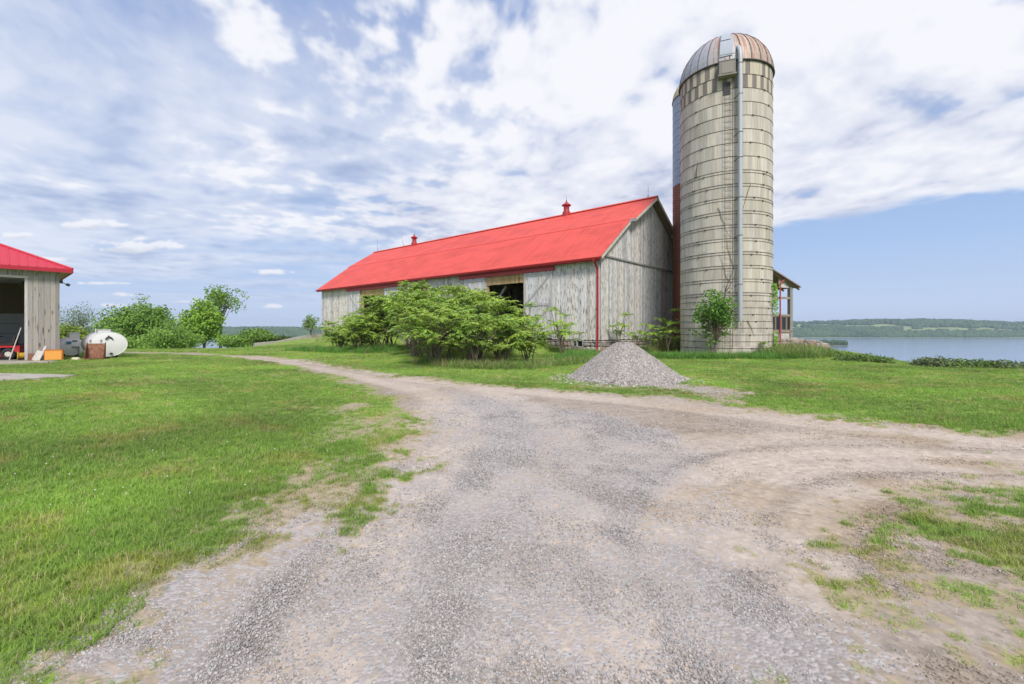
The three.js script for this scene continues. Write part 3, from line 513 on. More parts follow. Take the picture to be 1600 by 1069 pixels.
// ---------- concrete stave silo ----------
const SILO = [13.07, 28.29], SR = 2.57, STOP = 16.55;
const concTex = texOf(512, 512, (i, j) => { const st = fbm(i * 0.12, j * 0.006, 4), sp = noise(i * 0.8, j * 0.8), big = fbm(i * 0.012, j * 0.008, 4); const k = 0.88 + 0.5 * (st - 0.5) + 0.12 * (sp - 0.5) + 0.3 * (big - 0.5) - 0.22 * sstep(0.62, 0.8, st); return [0.575 * k, 0.525 * k, 0.46 * k]; }, { repeat: [1 / 4, 1 / 6] });
const staveMat = M(1, 1, 1, 0.92, { map: concTex, bumpMap: concTex, bumpScale: 0.006, vertexColors: true });
const staveDark = M(0.42, 0.4, 0.42, 0.92, { map: concTex }), staveLight = M(1.05, 1.0, 0.9, 0.92, { map: concTex }), staveRust = M(1.0, 0.78, 0.58, 0.92, { map: concTex });
const faceTurn = Math.atan2(-SILO[0], SILO[1]);      // the side of the silo that faces the yard: angle from +z towards +x
const around = (R, a, y) => [R * Math.sin(a), y, R * Math.cos(a)];
const steel = M(0.10, 0.085, 0.08, 0.6, { metalness: 0.3 });
function streak(base, rust, amount, seed) { return texOf(128, 256, (i, j) => { const n = fbm(i * 0.09 + seed, j * 0.012 + seed, 4), f = fbm(i * 0.5, j * 0.05 + seed, 3), q = clamp(amount + 1.6 * (n - 0.5) + 0.7 * (f - 0.5)), a = sstep(0.35, 0.75, q), k = 0.85 + 0.3 * f; return [mix(base[0], rust[0], a) * k, mix(base[1], rust[1], a) * k, mix(base[2], rust[2], a) * k]; }); }
const silo = thing('silo', 'tall concrete stave silo with a rusty ribbed dome and a ladder', 'silo', [SILO[0], 0, -SILO[1]]);
{
  const NS = 60, CH = 0.762, r = rngOf(9), step = Math.PI * 2 / NS;
  const staveInto = (tb, a0, a1, y0, y1, tint, du) => {
    const g = 0.008 / SR, R = SR, In = SR - 0.008, A = [[In, a0], [R, a0 + g], [R, a1 - g], [In, a1]], U = a => (a * SR + du), top = 0.0015;
    for (let k = 0; k < 3; k++) { const [r0, b0] = A[k], [r1, b1] = A[k + 1]; tb.quad(around(r0, b0, y0 + top), around(r1, b1, y0 + top), around(r1, b1, y1 - top), around(r0, b0, y1 - top), [U(b0), y0], [U(b1), y0], [U(b1), y1], [U(b0), y1]); }
    if (tint) tb.col(tint[0], tint[1], tint[2], 18);
  };
  const courses = Math.ceil((STOP + 0.2) / CH);
  for (let c = 0; c < courses; c++) {
    const y1 = STOP - c * CH, y0 = y1 - CH, shift = faceTurn + (c % 2) * step / 2;
    if (c < 2) { for (let k = 0; k < NS; k++) { const tb = new TB(), a = shift + k * step; staveInto(tb, a, a + step, y0, y1, null, r() * 4); part(silo, 'stave', tb.geo(), k % 2 === c % 2 && r() < 0.92 ? staveDark : r() < 0.12 ? staveRust : staveLight); } continue; }
    const tb = new TB(); for (let k = 0; k < NS; k++) { const a = shift + k * step, v = 0.84 + 0.28 * r(), warm = 0.06 * (r() - 0.4); staveInto(tb, a, a + step, y0, y1, [v, v * (1 - warm * 0.4), v * (1 - warm * 1.5)], r() * 0.4); }
    part(silo, 'stave_course', tb.geo(), staveMat);
  }
  part(silo, 'core', new THREE.CylinderGeometry(SR - 0.03, SR - 0.03, STOP + 0.3, 60, 1, true).translate(0, STOP / 2 - 0.17, 0), M(0.13, 0.12, 0.1, 0.95));
  // hoops with their lugs
  const levels = []; for (let y = STOP - 0.02; y > 10.8; y -= CH) levels.push(y); for (let y = 10.42; y > 3.4; y -= CH) levels.push(y, y - 0.15); for (let y = 3.1; y > 0.1; y -= 0.38) levels.push(y);
  const tor = new THREE.TorusGeometry(SR + 0.01, 0.0125, 5, 72).rotateX(Math.PI / 2), lug = box(0.11, 0.045, 0.04);
  levels.forEach((y, i) => { const h = part(silo, 'hoop', tor, steel); h.position.y = y; for (let q = 0; q < 2; q++) { const a = faceTurn + (q ? 0.5 + r() * 0.7 : -0.25 - r() * 0.75), l = part(h, 'hoop_lug', lug, steel); l.position.set(...around(SR + 0.035, a, 0)); l.rotation.y = a; } });
  // dome: sheet metal gores between raised ribs
  const gal = [streak([0.36, 0.40, 0.46], [0.34, 0.19, 0.13], 0.2, 3), streak([0.40, 0.41, 0.42], [0.36, 0.2, 0.14], 0.42, 8), streak([0.47, 0.41, 0.35], [0.36, 0.19, 0.14], 0.48, 15)].map(t => M(1, 1, 1, 0.55, { map: t, metalness: 0.15 }));
  const NG = 28, gs = Math.PI * 2 / NG, DR = SR + 0.06;
  for (let k = 0; k < NG; k++) {
    const tb = new TB(), a = faceTurn + k * gs - 0.35, b = a + gs, N = 10, pt = (ang, q) => { const e = q / N * Math.PI / 2; return around(DR * Math.cos(e), ang, STOP + DR * 1.0 * Math.sin(e)); };
    for (let q = 0; q < N; q++) for (const [c, d, u0, u1] of [[a, (a + b) / 2, 0, 0.5], [(a + b) / 2, b, 0.5, 1]]) tb.quad(pt(c, q), pt(d, q), pt(d, q + 1), pt(c, q + 1), [u0, q / N], [u1, q / N], [u1, (q + 1) / N], [u0, (q + 1) / N]);
    const rel = Math.atan2(Math.sin(a + gs / 2 - faceTurn), Math.cos(a + gs / 2 - faceTurn));
    part(silo, 'dome_panel', tb.geo(), rel < -0.05 ? gal[r() < 0.75 ? 0 : 1] : rel < 0.3 ? gal[1] : gal[2]);
    const rib = new THREE.TubeGeometry(new THREE.CatmullRomCurve3([...Array(9).keys()].map(q => { const e = q / 8 * Math.PI / 2; return new THREE.Vector3(...around((DR + 0.015) * Math.cos(e), a, STOP + (DR + 0.015) * Math.sin(e))); })), 12, 0.024, 4);
    part(silo, 'dome_rib', rib, k % 3 ? M(0.16, 0.13, 0.12, 0.6) : M(0.22, 0.12, 0.09, 0.7));
  }
  part(silo, 'dome_ring', new THREE.TorusGeometry(SR + 0.07, 0.045, 6, 72).rotateX(Math.PI / 2).translate(0, STOP + 0.02, 0), M(0.1, 0.09, 0.09, 0.6));
  // pale hatch panels up the dome
  const hat = (e0, e1) => { const tb = new TB(), a0 = faceTurn - 0.1, a1 = faceTurn + 0.15; for (let q = 0; q < 4; q++) { const f = e0 + (e1 - e0) * q / 4, g = e0 + (e1 - e0) * (q + 1) / 4, R = DR + 0.05; tb.quad(around(R * Math.cos(f), a0, STOP + R * Math.sin(f)), around(R * Math.cos(f), a1, STOP + R * Math.sin(f)), around(R * Math.cos(g), a1, STOP + R * Math.sin(g)), around(R * Math.cos(g), a0, STOP + R * Math.sin(g)), [0, 0], [1, 0], [1, 1], [0, 1]); } part(silo, 'hatch', tb.geo(), M(0.36, 0.4, 0.46, 0.6)); };
  hat(0.12, 0.55); hat(0.58, 1.05);
  // ladder
  const la = faceTurn + 0.07, tang = [Math.cos(la), 0, -Math.sin(la)], at = (o, y, out) => { const p = around(SR + out, la, y); return [p[0] + tang[0] * o, y, p[2] + tang[2] * o]; };
  const lad = part(silo, 'ladder', join([bar(at(-0.19, 0.4, 0.16), at(-0.19, 15.8, 0.16), 0.014), bar(at(0.19, 0.4, 0.16), at(0.19, 15.8, 0.16), 0.014)]), steel);
  const rg = bar(at(-0.19, 0, 0.16), at(0.19, 0, 0.16), 0.012, 5); for (let y = 0.6; y < 15.7; y += 0.32) part(lad, 'rung', rg, steel).position.y = y;
  // hatch box and small landing at the top of the ladder
  const bx = part(silo, 'hatch_box', join([box(0.8, 0.78, 0.04, 0, 0, 0.3), box(0.04, 0.78, 0.5, -0.4, 0, 0.06), box(0.04, 0.78, 0.5, 0.4, 0, 0.06), box(0.84, 0.04, 0.56, 0, 0.4, 0.06), box(0.95, 0.07, 0.66, 0, -0.42, 0.08)]), M(0.24, 0.22, 0.2, 0.9)); bx.position.set(...around(SR + 0.06, la - 0.03, 16.05)); bx.rotation.y = la;
  part(bx, 'handrail', join([bar([-0.42, 0.4, 0.3], [-0.42, 0.75, 0.3], 0.018), bar([0.42, 0.4, 0.3], [0.42, 0.75, 0.3], 0.018), bar([-0.42, 0.74, 0.3], [0.42, 0.74, 0.3], 0.018), bar([0, 0.4, 0.3], [-0.2, 0.62, 0.3], 0.015)]), M(0.25, 0.25, 0.26, 0.5));
  part(bx, 'door_panel', box(0.6, 0.6, 0.02, 0, 0, 0.335), M(0.28, 0.25, 0.22, 0.9)); part(bx, 'chute_door', box(0.36, 0.7, 0.05, 0, -1.0, -0.05), M(0.06, 0.06, 0.065, 0.8));
  // filling pipe with its clamps
  const pa = faceTurn + 0.27, P = (y, out) => new THREE.Vector3(...around(SR + out, pa, y));
  const pipe = part(silo, 'filling_pipe', new THREE.TubeGeometry(new THREE.CatmullRomCurve3([P(1.95, 0.34), P(3, 0.34), P(8, 0.34), P(13, 0.34), P(16.3, 0.34), P(16.85, 0.3), P(17.25, 0.05), P(17.5, -0.4)], false, 'centripetal'), 60, 0.115, 14), M(0.42, 0.45, 0.49, 0.55, { metalness: 0.2 }));
  const cg = new THREE.TorusGeometry(0.122, 0.016, 6, 18).rotateX(Math.PI / 2); for (const y of [4.0, 6.7, 8.8, 11.0, 12.4, 14.5, 16.2]) { const p = P(y, 0.34), c = part(pipe, 'clamp', cg, steel); c.position.copy(p); const s = part(pipe, 'stay', bar(around(SR - 0.02, pa - 0.09, y - 0.08), around(SR + 0.26, pa - 0.03, y), 0.02), steel); }
}
// ---------- second silo behind it: metal above, rust below ----------
{
  const C = [14.66, 35.06], R = 2.3, TOP = 19.2, s2 = thing('silo', 'blue grey metal silo with a rust brown lower half behind the concrete silo', 'silo', [C[0], 0, -C[1]]);
  const rust = streak([0.28, 0.12, 0.07], [0.16, 0.055, 0.035], 0.45, 21), blue = streak([0.30, 0.37, 0.47], [0.24, 0.29, 0.38], 0.4, 31); rust.repeat.set(10, 3); blue.repeat.set(14, 2);
  for (let k = 0; k * 0.6 < TOP - 0.1; k++) { const y0 = k * 0.6 - 0.2, low = y0 < 12; part(s2, 'ring_sheet', new THREE.CylinderGeometry(R, R + 0.012, 0.6, 48, 1, true).translate(0, y0 + 0.3, 0), low ? M(1, 1, 1, 0.85, { map: rust }) : M(1, 1, 1, 0.5, { map: blue, metalness: 0.2 })); }
  part(s2, 'roof', new THREE.SphereGeometry(R + 0.04, 40, 10, 0, Math.PI * 2, 0, Math.PI / 2).scale(1, 0.85, 1).translate(0, TOP - 0.2, 0), M(0.5, 0.47, 0.3, 0.7));
  part(s2, 'ring', new THREE.TorusGeometry(R + 0.03, 0.03, 5, 48).rotateX(Math.PI / 2).translate(0, TOP - 0.2, 0), steel);
}
// ---------- open timber lean-to on the lake side ----------
{
  const t = thing('lean_to', 'small open timber lean-to with a red downspout right of the silo', 'shed', [19.55, 0, -35.4], TURN - Math.PI * 0.5 - 0.55);
  // local x runs to the right along the near side, z towards the yard
  const W = 2.45, post = (x, z, y0, y1, w = 0.2) => box(w, y1 - y0, w, x, (y0 + y1) / 2, z), rY = x => 6.35 - 0.46 * (x + 0.3), tm = wm(woodShed, 0.85, [1.05, 0.9, 0.82]), tm2 = TIMBER;
  for (const x of [-2.4, 0.12, W - 0.1]) for (const z of [0, -3.6]) part(t, 'post', post(x, z, 0.6, rY(x) - 0.14, x > 2 ? 0.26 : 0.2), x > 2 ? wm(woodShed, 0.8) : tm);
  const rf = new TB(); { const a = -3.4, b = W + 0.5, y = rY, th = 0.09, z0 = 0.45, z1 = -4.1; const q = (...v) => rf.quad(...v); q([a, y(a), z0], [b, y(b), z0], [b, y(b), z1], [a, y(a), z1]); q([a, y(a) - th, z1], [b, y(b) - th, z1], [b, y(b) - th, z0], [a, y(a) - th, z0]); q([a, y(a) - th, z0], [b, y(b) - th, z0], [b, y(b), z0], [a, y(a), z0]); q([b, y(b) - th, z0], [b, y(b) - th, z1], [b, y(b), z1], [b, y(b), z0]); }
  const roof = part(t, 'roof', rf.geo(), M(0.24, 0.17, 0.155, 0.8));
  for (const z of [0.2, -1.2, -2.5, -3.8]) part(roof, 'rafter', beam([-3.3, rY(-3.3) - 0.17, z], [W + 0.6, rY(W + 0.6) - 0.17, z], 0.07, 0.14), tm2);
  part(t, 'rail', join([box(W, 0.16, 0.06, W / 2, 3.95, 0.08), box(W, 0.14, 0.08, W / 2, 2.6, 0.08), box(W, 0.14, 0.1, W / 2, 1.35, 0.08)]), tm);
  part(t, 'brace', beam([0.25, 5.9, 0], [0.75, 4.1, 0], 0.14, 0.14), tm2);
  part(t, 'brace', beam([0.2, 3.85, -3.6], [W, 2.75, -3.6], 0.1, 0.16), wm(woodShed, 0.6)); part(t, 'brace', beam([0.2, 3.2, -3.6], [W, 2.1, -3.6], 0.1, 0.14), wm(woodShed, 0.6));
  boards(t, 's', -2.4, 0.1, 1.4, x => rY(x) - 0.2, GREY, { off: -0.11 }); boards(t, 's', 1.15, W - 0.12, 4.75, x => rY(x) - 0.2, PALE, { off: -0.06 });
  for (const [a, b] of [[0.28, 0.78], [0.86, 1.3], [1.42, 1.86], [1.94, W - 0.2]]) { const w = part(t, 'window', join([box(b - a, 0.06, 0.06, (a + b) / 2, 2.5, 0.05), box(b - a, 0.06, 0.06, (a + b) / 2, 1.46, 0.05), box(0.05, 1.1, 0.06, a, 1.98, 0.05), box(0.05, 1.1, 0.06, b, 1.98, 0.05)]), tm); part(w, 'pane', box(b - a - 0.06, 1.0, 0.012, (a + b) / 2, 1.98, 0.04), M(0.02, 0.022, 0.026, 0.1)); }
  part(t, 'knee_wall', box(W + 2.4, 0.7, 0.14, W / 2 - 1.2, 1.0, -0.02), wm(woodPale, 0.8));
  part(t, 'downspout', join([bar([1.12, -0.1, 0.22], [1.12, 5.1, 0.22], 0.055, 8), bar([1.12, 5.08, 0.22], [1.55, 5.42, 0.3], 0.055, 8)]), M(0.36, 0.07, 0.06, 0.6));
  part(t, 'rail', join([box(W, 0.12, 0.06, W / 2, 3.3, -3.5), box(W, 0.12, 0.06, W / 2, 2.8, -3.5), beam([0.1, 4.6, 0.02], [1.1, 3.95, 0.02], 0.1, 0.1), beam([1.3, 3.1, -1.8], [W, 4.2, -1.8], 0.1, 0.12), box(0.14, 4.2, 0.14, 1.5, 2.8, -1.8)]), wm(woodShed, 0.55, [1.1, 0.85, 0.75]));
  const f = part(t, 'foundation', box(W + 2.6, 1.1, 0.4, W / 2 - 1.3, 0.12, -0.12), M(0.3, 0.27, 0.24, 0.95));
  for (let y = -0.2; y < 0.6; y += 0.26) for (let x = -0.3; x < W; x += 0.42) { const m = part(f, 'stone', pick(stoneGeos), pick(stoneMats)); m.position.set(x + 0.2, y + 0.12, 0.1); m.scale.set(0.4, 0.25, 0.22); }
  // tumbled stone wall beyond
  const w = thing('stone_wall', 'low tumbled rubble wall at the foot of the lean-to', 'wall', [22.6, -0.2, -36.2], -0.25); for (let k = 0; k < 46; k++) { const m = part(w, 'stone', pick(stoneGeos), pick(stoneMats)), s = 0.3 + 0.25 * brnd(); m.position.set((k % 12) * 0.22 - 0.6, 0.12 + Math.floor(k / 12) * 0.24 * (1 - (k % 12) * 0.03), (brnd() - 0.5) * 0.3); m.scale.set(s * 1.2, s * 0.8, s); m.rotation.set(0, brnd() * 3, (brnd() - 0.5) * 0.4); }
}
console.log('silo done');
// ---------- machine shed at the left edge: local x runs back into it, z along its front ----------
const SHED = [-22.09, 22.5];
const shedAt = (x, y, z) => { const c = Math.cos(TURN), s = Math.sin(TURN); return [SHED[0] + x * c + z * s, y, -SHED[1] - x * s + z * c]; };   // local -> world
{
  const sh = thing('machine_shed', 'grey board machine shed with a crimson metal hip roof and open door', 'shed', [SHED[0], 0, -SHED[1]], TURN);
  const D = 9, W = 13, EV = 4.42, DOOR = [-6.6, -1.08], HEAD = 3.94;
  part(sh, 'floor', box(D, 0.12, W, D / 2, 0.0, -W / 2), M(0.3, 0.29, 0.27, 0.9));
  const fr = part(sh, 'wall', join([box(0.1, 0.14, 1.0, 0.08, 1.0, -0.52), box(0.1, 0.14, 1.0, 0.08, 3.0, -0.52), box(0.16, 0.3, W, 0.1, HEAD + 0.17, -W / 2)]), DARKWOOD);
  boards(fr, 't', -W, 0, 0.04, () => EV, SHED_MATS, { width: 0.19, skip: (m) => m > DOOR[0] && m < DOOR[1] ? [0, HEAD] : null });
  for (const [z, s] of [[0, 0.03], [-W, -0.03]]) part(sh, 'wall', box(D, EV - 0.05, 0.05, D / 2, EV / 2, z + (z ? 0.03 : -0.03)), wm(woodShed, 0.9));
  part(sh, 'wall', box(0.06, EV, W - 0.2, D - 0.03, EV / 2, -W / 2), M(0.33, 0.26, 0.15, 0.9));
  part(sh, 'ceiling', box(D - 0.2, 0.06, W - 0.2, D / 2, 4.3, -W / 2), M(0.2, 0.19, 0.16, 0.9));
  part(sh, 'door_frame', join([box(0.1, HEAD, 0.12, 0.02, HEAD / 2, DOOR[1] - 0.04), box(0.12, 0.1, 5.6, -0.0, HEAD + 0.02, -3.84)]), wm(woodPale, 0.95));
  const dr = part(sh, 'overhead_door', join([0, 1, 2, 3].map(k => box(1.05, 0.05, 5.4, 0.75 + k * 1.08, HEAD + 0.03 - 0.02, -3.84))), M(0.26, 0.27, 0.29, 0.6));
  for (const z of [-1.2, -6.5]) part(dr, 'door_rail', box(4.4, 0.06, 0.05, 2.5, HEAD - 0.06, z), M(0.3, 0.3, 0.32, 0.4, { metalness: 0.5 }));
  part(sh, 'overhead_door', join([0, 1, 2, 3].map(k => box(0.05, 0.58, 3.6, D - 0.09, 0.36 + k * 0.6, -2.2))), M(0.85, 0.84, 0.8, 0.6));
  // hip roof with standing ribs
  const e = 0.42, y0 = EV + 0.02, pit = 0.5, x0 = -e, x1 = D + e, z0 = e, z1 = -W - e, hh = (x1 - x0) / 2, rx = (x0 + x1) / 2, A = [x0, y0, z0], B = [x1, y0, z0], C = [x1, y0, z1], E_ = [x0, y0, z1], R1 = [rx, y0 + hh * pit, z0 - hh], R2 = [rx, y0 + hh * pit, z1 + hh];
  const red = M(0.52, 0.032, 0.06, 0.5);
  const rt = new TB(); rt.tri(A, B, R1); rt.quad(E_, A, R1, R2); rt.quad(B, C, R2, R1); rt.tri(C, E_, R2);
  const roof = part(sh, 'roof', rt.geo(), red);
  const ribs = []; for (let z = z0 - 0.3; z > z1; z -= 0.3) { const run = Math.min(hh, z0 - z, z - z1); ribs.push(beam([x0, y0 + 0.012, z], [x0 + run, y0 + 0.012 + run * pit, z], 0.04, 0.03)); }
  part(roof, 'roof_rib', join(ribs), red); part(roof, 'hip_cap', join([bar([A[0], A[1] + 0.02, A[2]], [R1[0], R1[1] + 0.02, R1[2]], 0.06, 6), bar([B[0], B[1] + 0.02, B[2]], [R1[0], R1[1] + 0.02, R1[2]], 0.06, 6)]), red);
  part(sh, 'fascia', join([box(0.03, 0.18, z0 - z1, x0 - 0.012, y0 - 0.09, (z0 + z1) / 2), box(x1 - x0, 0.18, 0.03, rx, y0 - 0.09, z0 + 0.012)]), M(0.44, 0.02, 0.04, 0.4));
  part(sh, 'soffit', join([box(e - 0.02, 0.03, z0 - z1 - 0.06, x0 + e / 2 - 0.02, y0 - 0.13, (z0 + z1) / 2), box(x1 - x0 - 0.1, 0.03, e - 0.04, rx + 0.2, y0 - 0.14, z0 - e / 2 + 0.0)]), M(0.42, 0.32, 0.18, 0.85));
  const fl = part(sh, 'flood_light', join([box(0.05, 0.16, 0.12, 0.35, 3.86, 0.08), bar([0.35, 3.84, 0.1], [0.3, 3.74, 0.26], 0.02), box(0.16, 0.12, 0.14, 0.28, 3.72, 0.32, 0.4)]), M(0.08, 0.08, 0.085, 0.5));
  // worn concrete in front
  const slab = (pts, name, label, y) => { const s = new THREE.Shape(); pts.forEach((p, i) => i ? s.lineTo(p[0], p[1]) : s.moveTo(p[0], p[1])); const g = new THREE.ExtrudeGeometry(s, { depth: 0.12, bevelEnabled: false }); g.rotateX(-Math.PI / 2); g.translate(0, y - 0.12, 0); const tx = texOf(256, 256, (i, j) => { const k = 0.85 + 0.35 * (fbm(i * 0.06, j * 0.06, 5) - 0.5) - 0.3 * sstep(0.66, 0.72, fbm(i * 0.03 + 9, j * 0.03, 4)); return [0.44 * k, 0.41 * k, 0.36 * k]; }, { repeat: [0.3, 0.3] }); return solo(name, g, M(1, 1, 1, 0.93, { map: tx }), label, 'slab', null, 'structure'); };
  const rag = rngOf(61), jag = (p) => p.flatMap((a, i) => { const b = p[(i + 1) % p.length], n = 6; return [...Array(n).keys()].map(k => [mix(a[0], b[0], k / n) + (rag() - 0.5) * 0.28, mix(a[1], b[1], k / n) + (rag() - 0.5) * 0.22]); });
  slab(jag([[-20, 15.8], [-16.6, 15.3], [-14.2, 14.9], [-13.9, 14.3], [-14.6, 13.6], [-15.8, 12.9], [-20, 12.2]]), 'concrete_slab', 'broken pale concrete slab in the lawn before the machine shed', 0.045);
  slab(jag([[-23.5, 20.9], [-21.3, 21.6], [-20.9, 20.9], [-21.8, 19.6], [-24.5, 17.2], [-26.5, 18.5]]), 'concrete_apron', 'concrete apron at the open door of the machine shed', 0.055);
}
// ---------- what stands in the shed ----------
{
  const P = (x, z, y = 0.06) => shedAt(x, y, z), red = M(0.5, 0.02, 0.025, 0.35), black = M(0.02, 0.02, 0.022, 0.7), grey = M(0.35, 0.35, 0.36, 0.5);
  const mower = thing('riding_mower', 'red riding mower parked inside the shed door', 'mower', P(1.7, -2.05), TURN - 1.9);
  const hood = new THREE.Shape(); hood.moveTo(-0.95, 0.4); hood.lineTo(-1.0, 0.62); hood.quadraticCurveTo(-0.95, 0.82, -0.6, 0.86); hood.lineTo(-0.05, 0.9); hood.lineTo(0, 0.4);
  part(mower, 'hood', new THREE.ExtrudeGeometry(hood, { depth: 0.5, bevelEnabled: true, bevelSize: 0.04, bevelThickness: 0.05, bevelSegments: 2 }).translate(0, 0, -0.25), red);
  part(mower, 'fender', join([box(0.75, 0.08, 0.9, 0.5, 0.62, 0), box(0.2, 0.3, 0.9, 0.84, 0.5, 0)]), red); part(mower, 'cutting_deck', new THREE.CylinderGeometry(0.5, 0.58, 0.18, 18).scale(1.1, 1, 1).translate(-0.1, 0.22, 0), red);
  part(mower, 'seat', join([box(0.42, 0.1, 0.46, 0.42, 0.73, 0), box(0.1, 0.4, 0.44, 0.66, 0.94, 0, 0, 0, -0.15)]), black);
  part(mower, 'steering_wheel', join([new THREE.TorusGeometry(0.17, 0.02, 6, 18).rotateX(1.2).rotateY(Math.PI / 2).translate(0.06, 1.06, 0), bar([-0.08, 0.85, 0], [0.06, 1.06, 0], 0.02)]), black);
  for (const [x, z, r] of [[-0.72, 0.36, 0.19], [-0.72, -0.36, 0.19], [0.55, 0.42, 0.27], [0.55, -0.42, 0.27]]) { const w = part(mower, 'wheel', new THREE.TorusGeometry(r * 0.7, r * 0.32, 8, 18).translate(x, r, z), black); part(w, 'rim', new THREE.CylinderGeometry(r * 0.45, r * 0.45, 0.1, 12).rotateX(Math.PI / 2).translate(x, r, z), M(0.6, 0.58, 0.5, 0.5)); }
  const bin = thing('storage_bin', 'dark blue storage bin beside the red mower', 'bin', P(3.2, -1.5), TURN + 0.2); part(bin, 'tub', box(0.7, 0.62, 0.62, 0, 0.31, 0), M(0.02, 0.035, 0.12, 0.5)); part(bin, 'lid', box(0.76, 0.06, 0.68, 0, 0.655, 0), M(0.03, 0.05, 0.16, 0.5));
  const cool = thing('cooler_box', 'white cooler box standing on stacked crates deep in the shed', 'box', P(4.2, -2.6, 0.82), TURN); part(cool, 'tub', box(0.5, 0.32, 0.6, 0, 0.16, 0), M(0.75, 0.75, 0.75, 0.5)); part(cool, 'lid', box(0.53, 0.07, 0.64, 0, 0.355, 0), M(0.7, 0.72, 0.75, 0.5));
  const crate = (x, z, y, c, label) => { const k = thing('crate', label, 'crate', P(x, z, y), TURN); const m = M(...c, 0.8); for (let i = 0; i < 3; i++) { part(k, 'slat', join([box(0.62, 0.1, 0.025, 0, 0.06 + i * 0.13, 0.4), box(0.62, 0.1, 0.025, 0, 0.06 + i * 0.13, -0.4), box(0.025, 0.1, 0.78, 0.3, 0.06 + i * 0.13, 0), box(0.025, 0.1, 0.78, -0.3, 0.06 + i * 0.13, 0)]), m); } part(k, 'base', box(0.6, 0.02, 0.78, 0, 0.01, 0), m); };
  crate(4.2, -2.6, 0.06, [0.2, 0.05, 0.03], 'dark red crate at the bottom of the stack under the white cooler'); crate(4.2, -2.6, 0.44, [0.07, 0.06, 0.08], 'black crate between the dark red crate and the white cooler');
  const tank = thing('fuel_can', 'red fuel can on the shed floor beside the blue bin', 'can', P(3.0, -2.4), TURN); part(tank, 'body', new THREE.CylinderGeometry(0.2, 0.22, 0.5, 14).translate(0, 0.25, 0), M(0.4, 0.02, 0.02, 0.4)); part(tank, 'handle', new THREE.TorusGeometry(0.1, 0.02, 6, 14, Math.PI).translate(0, 0.5, 0), black);
  const br = thing('broom', 'long handled tool leaning inside the shed door post', 'tool', P(0.45, -1.5), TURN); part(br, 'handle', bar([0, 0.02, -0.15], [-0.06, 1.75, 0.28], 0.022), M(0.6, 0.58, 0.54, 0.6)); part(br, 'head', box(0.08, 0.36, 0.14, -0.05, 1.72, 0.27, 0.25), black);
  const cart = thing('hose_reel', 'yellow and black hose reel on the floor at the shed door post', 'reel', P(0.42, -1.22), TURN); part(cart, 'drum', new THREE.CylinderGeometry(0.15, 0.15, 0.3, 16).rotateX(Math.PI / 2).translate(0, 0.2, 0), M(0.5, 0.3, 0.03, 0.5)); for (const z of [-0.16, 0.16]) part(cart, 'flange', new THREE.TorusGeometry(0.17, 0.025, 6, 18).translate(0, 0.2, z), M(0.55, 0.33, 0.03, 0.5)); part(cart, 'stand', box(0.36, 0.03, 0.34, 0, 0.015, 0), black);
  const shelf = thing('shelf_unit', 'wooden shelf unit against the back wall of the shed', 'shelf', P(8.6, -4.9), TURN); for (const y of [0.4, 1.1, 1.8]) part(shelf, 'board', box(0.5, 0.04, 1.5, 0, y, 0), NEW[1]); for (const [x, z] of [[0.22, 0.72], [-0.22, 0.72], [0.22, -0.72], [-0.22, -0.72]]) part(shelf, 'upright', box(0.06, 2, 0.06, x, 1, z), NEW[1]);
  // leaning against the corner outside
  const o1 = thing('orange_panel', 'orange painted plywood box leaning at the shed corner', 'panel', P(-0.3, -0.34, H(-21.7, 22.2)), TURN - 0.25); part(o1, 'face', box(0.05, 0.46, 0.58, -0.1, 0.27, 0.12, 0, 0, -0.1), M(0.72, 0.31, 0.05, 0.6)); part(o1, 'edge', join([box(0.24, 0.03, 0.6, -0.0, 0.515, 0.12), box(0.22, 0.5, 0.03, 0.02, 0.25, -0.19), box(0.22, 0.5, 0.03, 0.02, 0.25, 0.43)]), M(0.5, 0.16, 0.03, 0.6));
  const lean = (z, L, w, tilt, m, label) => { const b = thing('scrap_board', label, 'board', P(-0.16, z, H(-22.6, 22)), TURN); part(b, 'plank', box(0.03, L, w, -0.12, L / 2 - 0.01, 0, tilt, 0, -0.16), m); };
  lean(-0.78, 0.5, 0.2, 0.42, wm(woodPale, 1.1), 'short pale plank leaning left of the orange box'); lean(-0.62, 0.72, 0.07, 0.35, wm(woodPale, 1.15), 'thin pale stick leaning against the shed next to the orange box'); lean(-0.98, 0.36, 0.22, 0.1, M(0.22, 0.1, 0.06), 'brown board end at the foot of the shed door post');
  const rk = solo('rock', stoneGeos[1], M(0.6, 0.56, 0.4, 0.9), 'small pale rock in the grass between orange box and tanks', 'rock'); rk.scale.set(0.34, 0.16, 0.2); rk.position.set(-21.3, 0.06, -22.5);
}
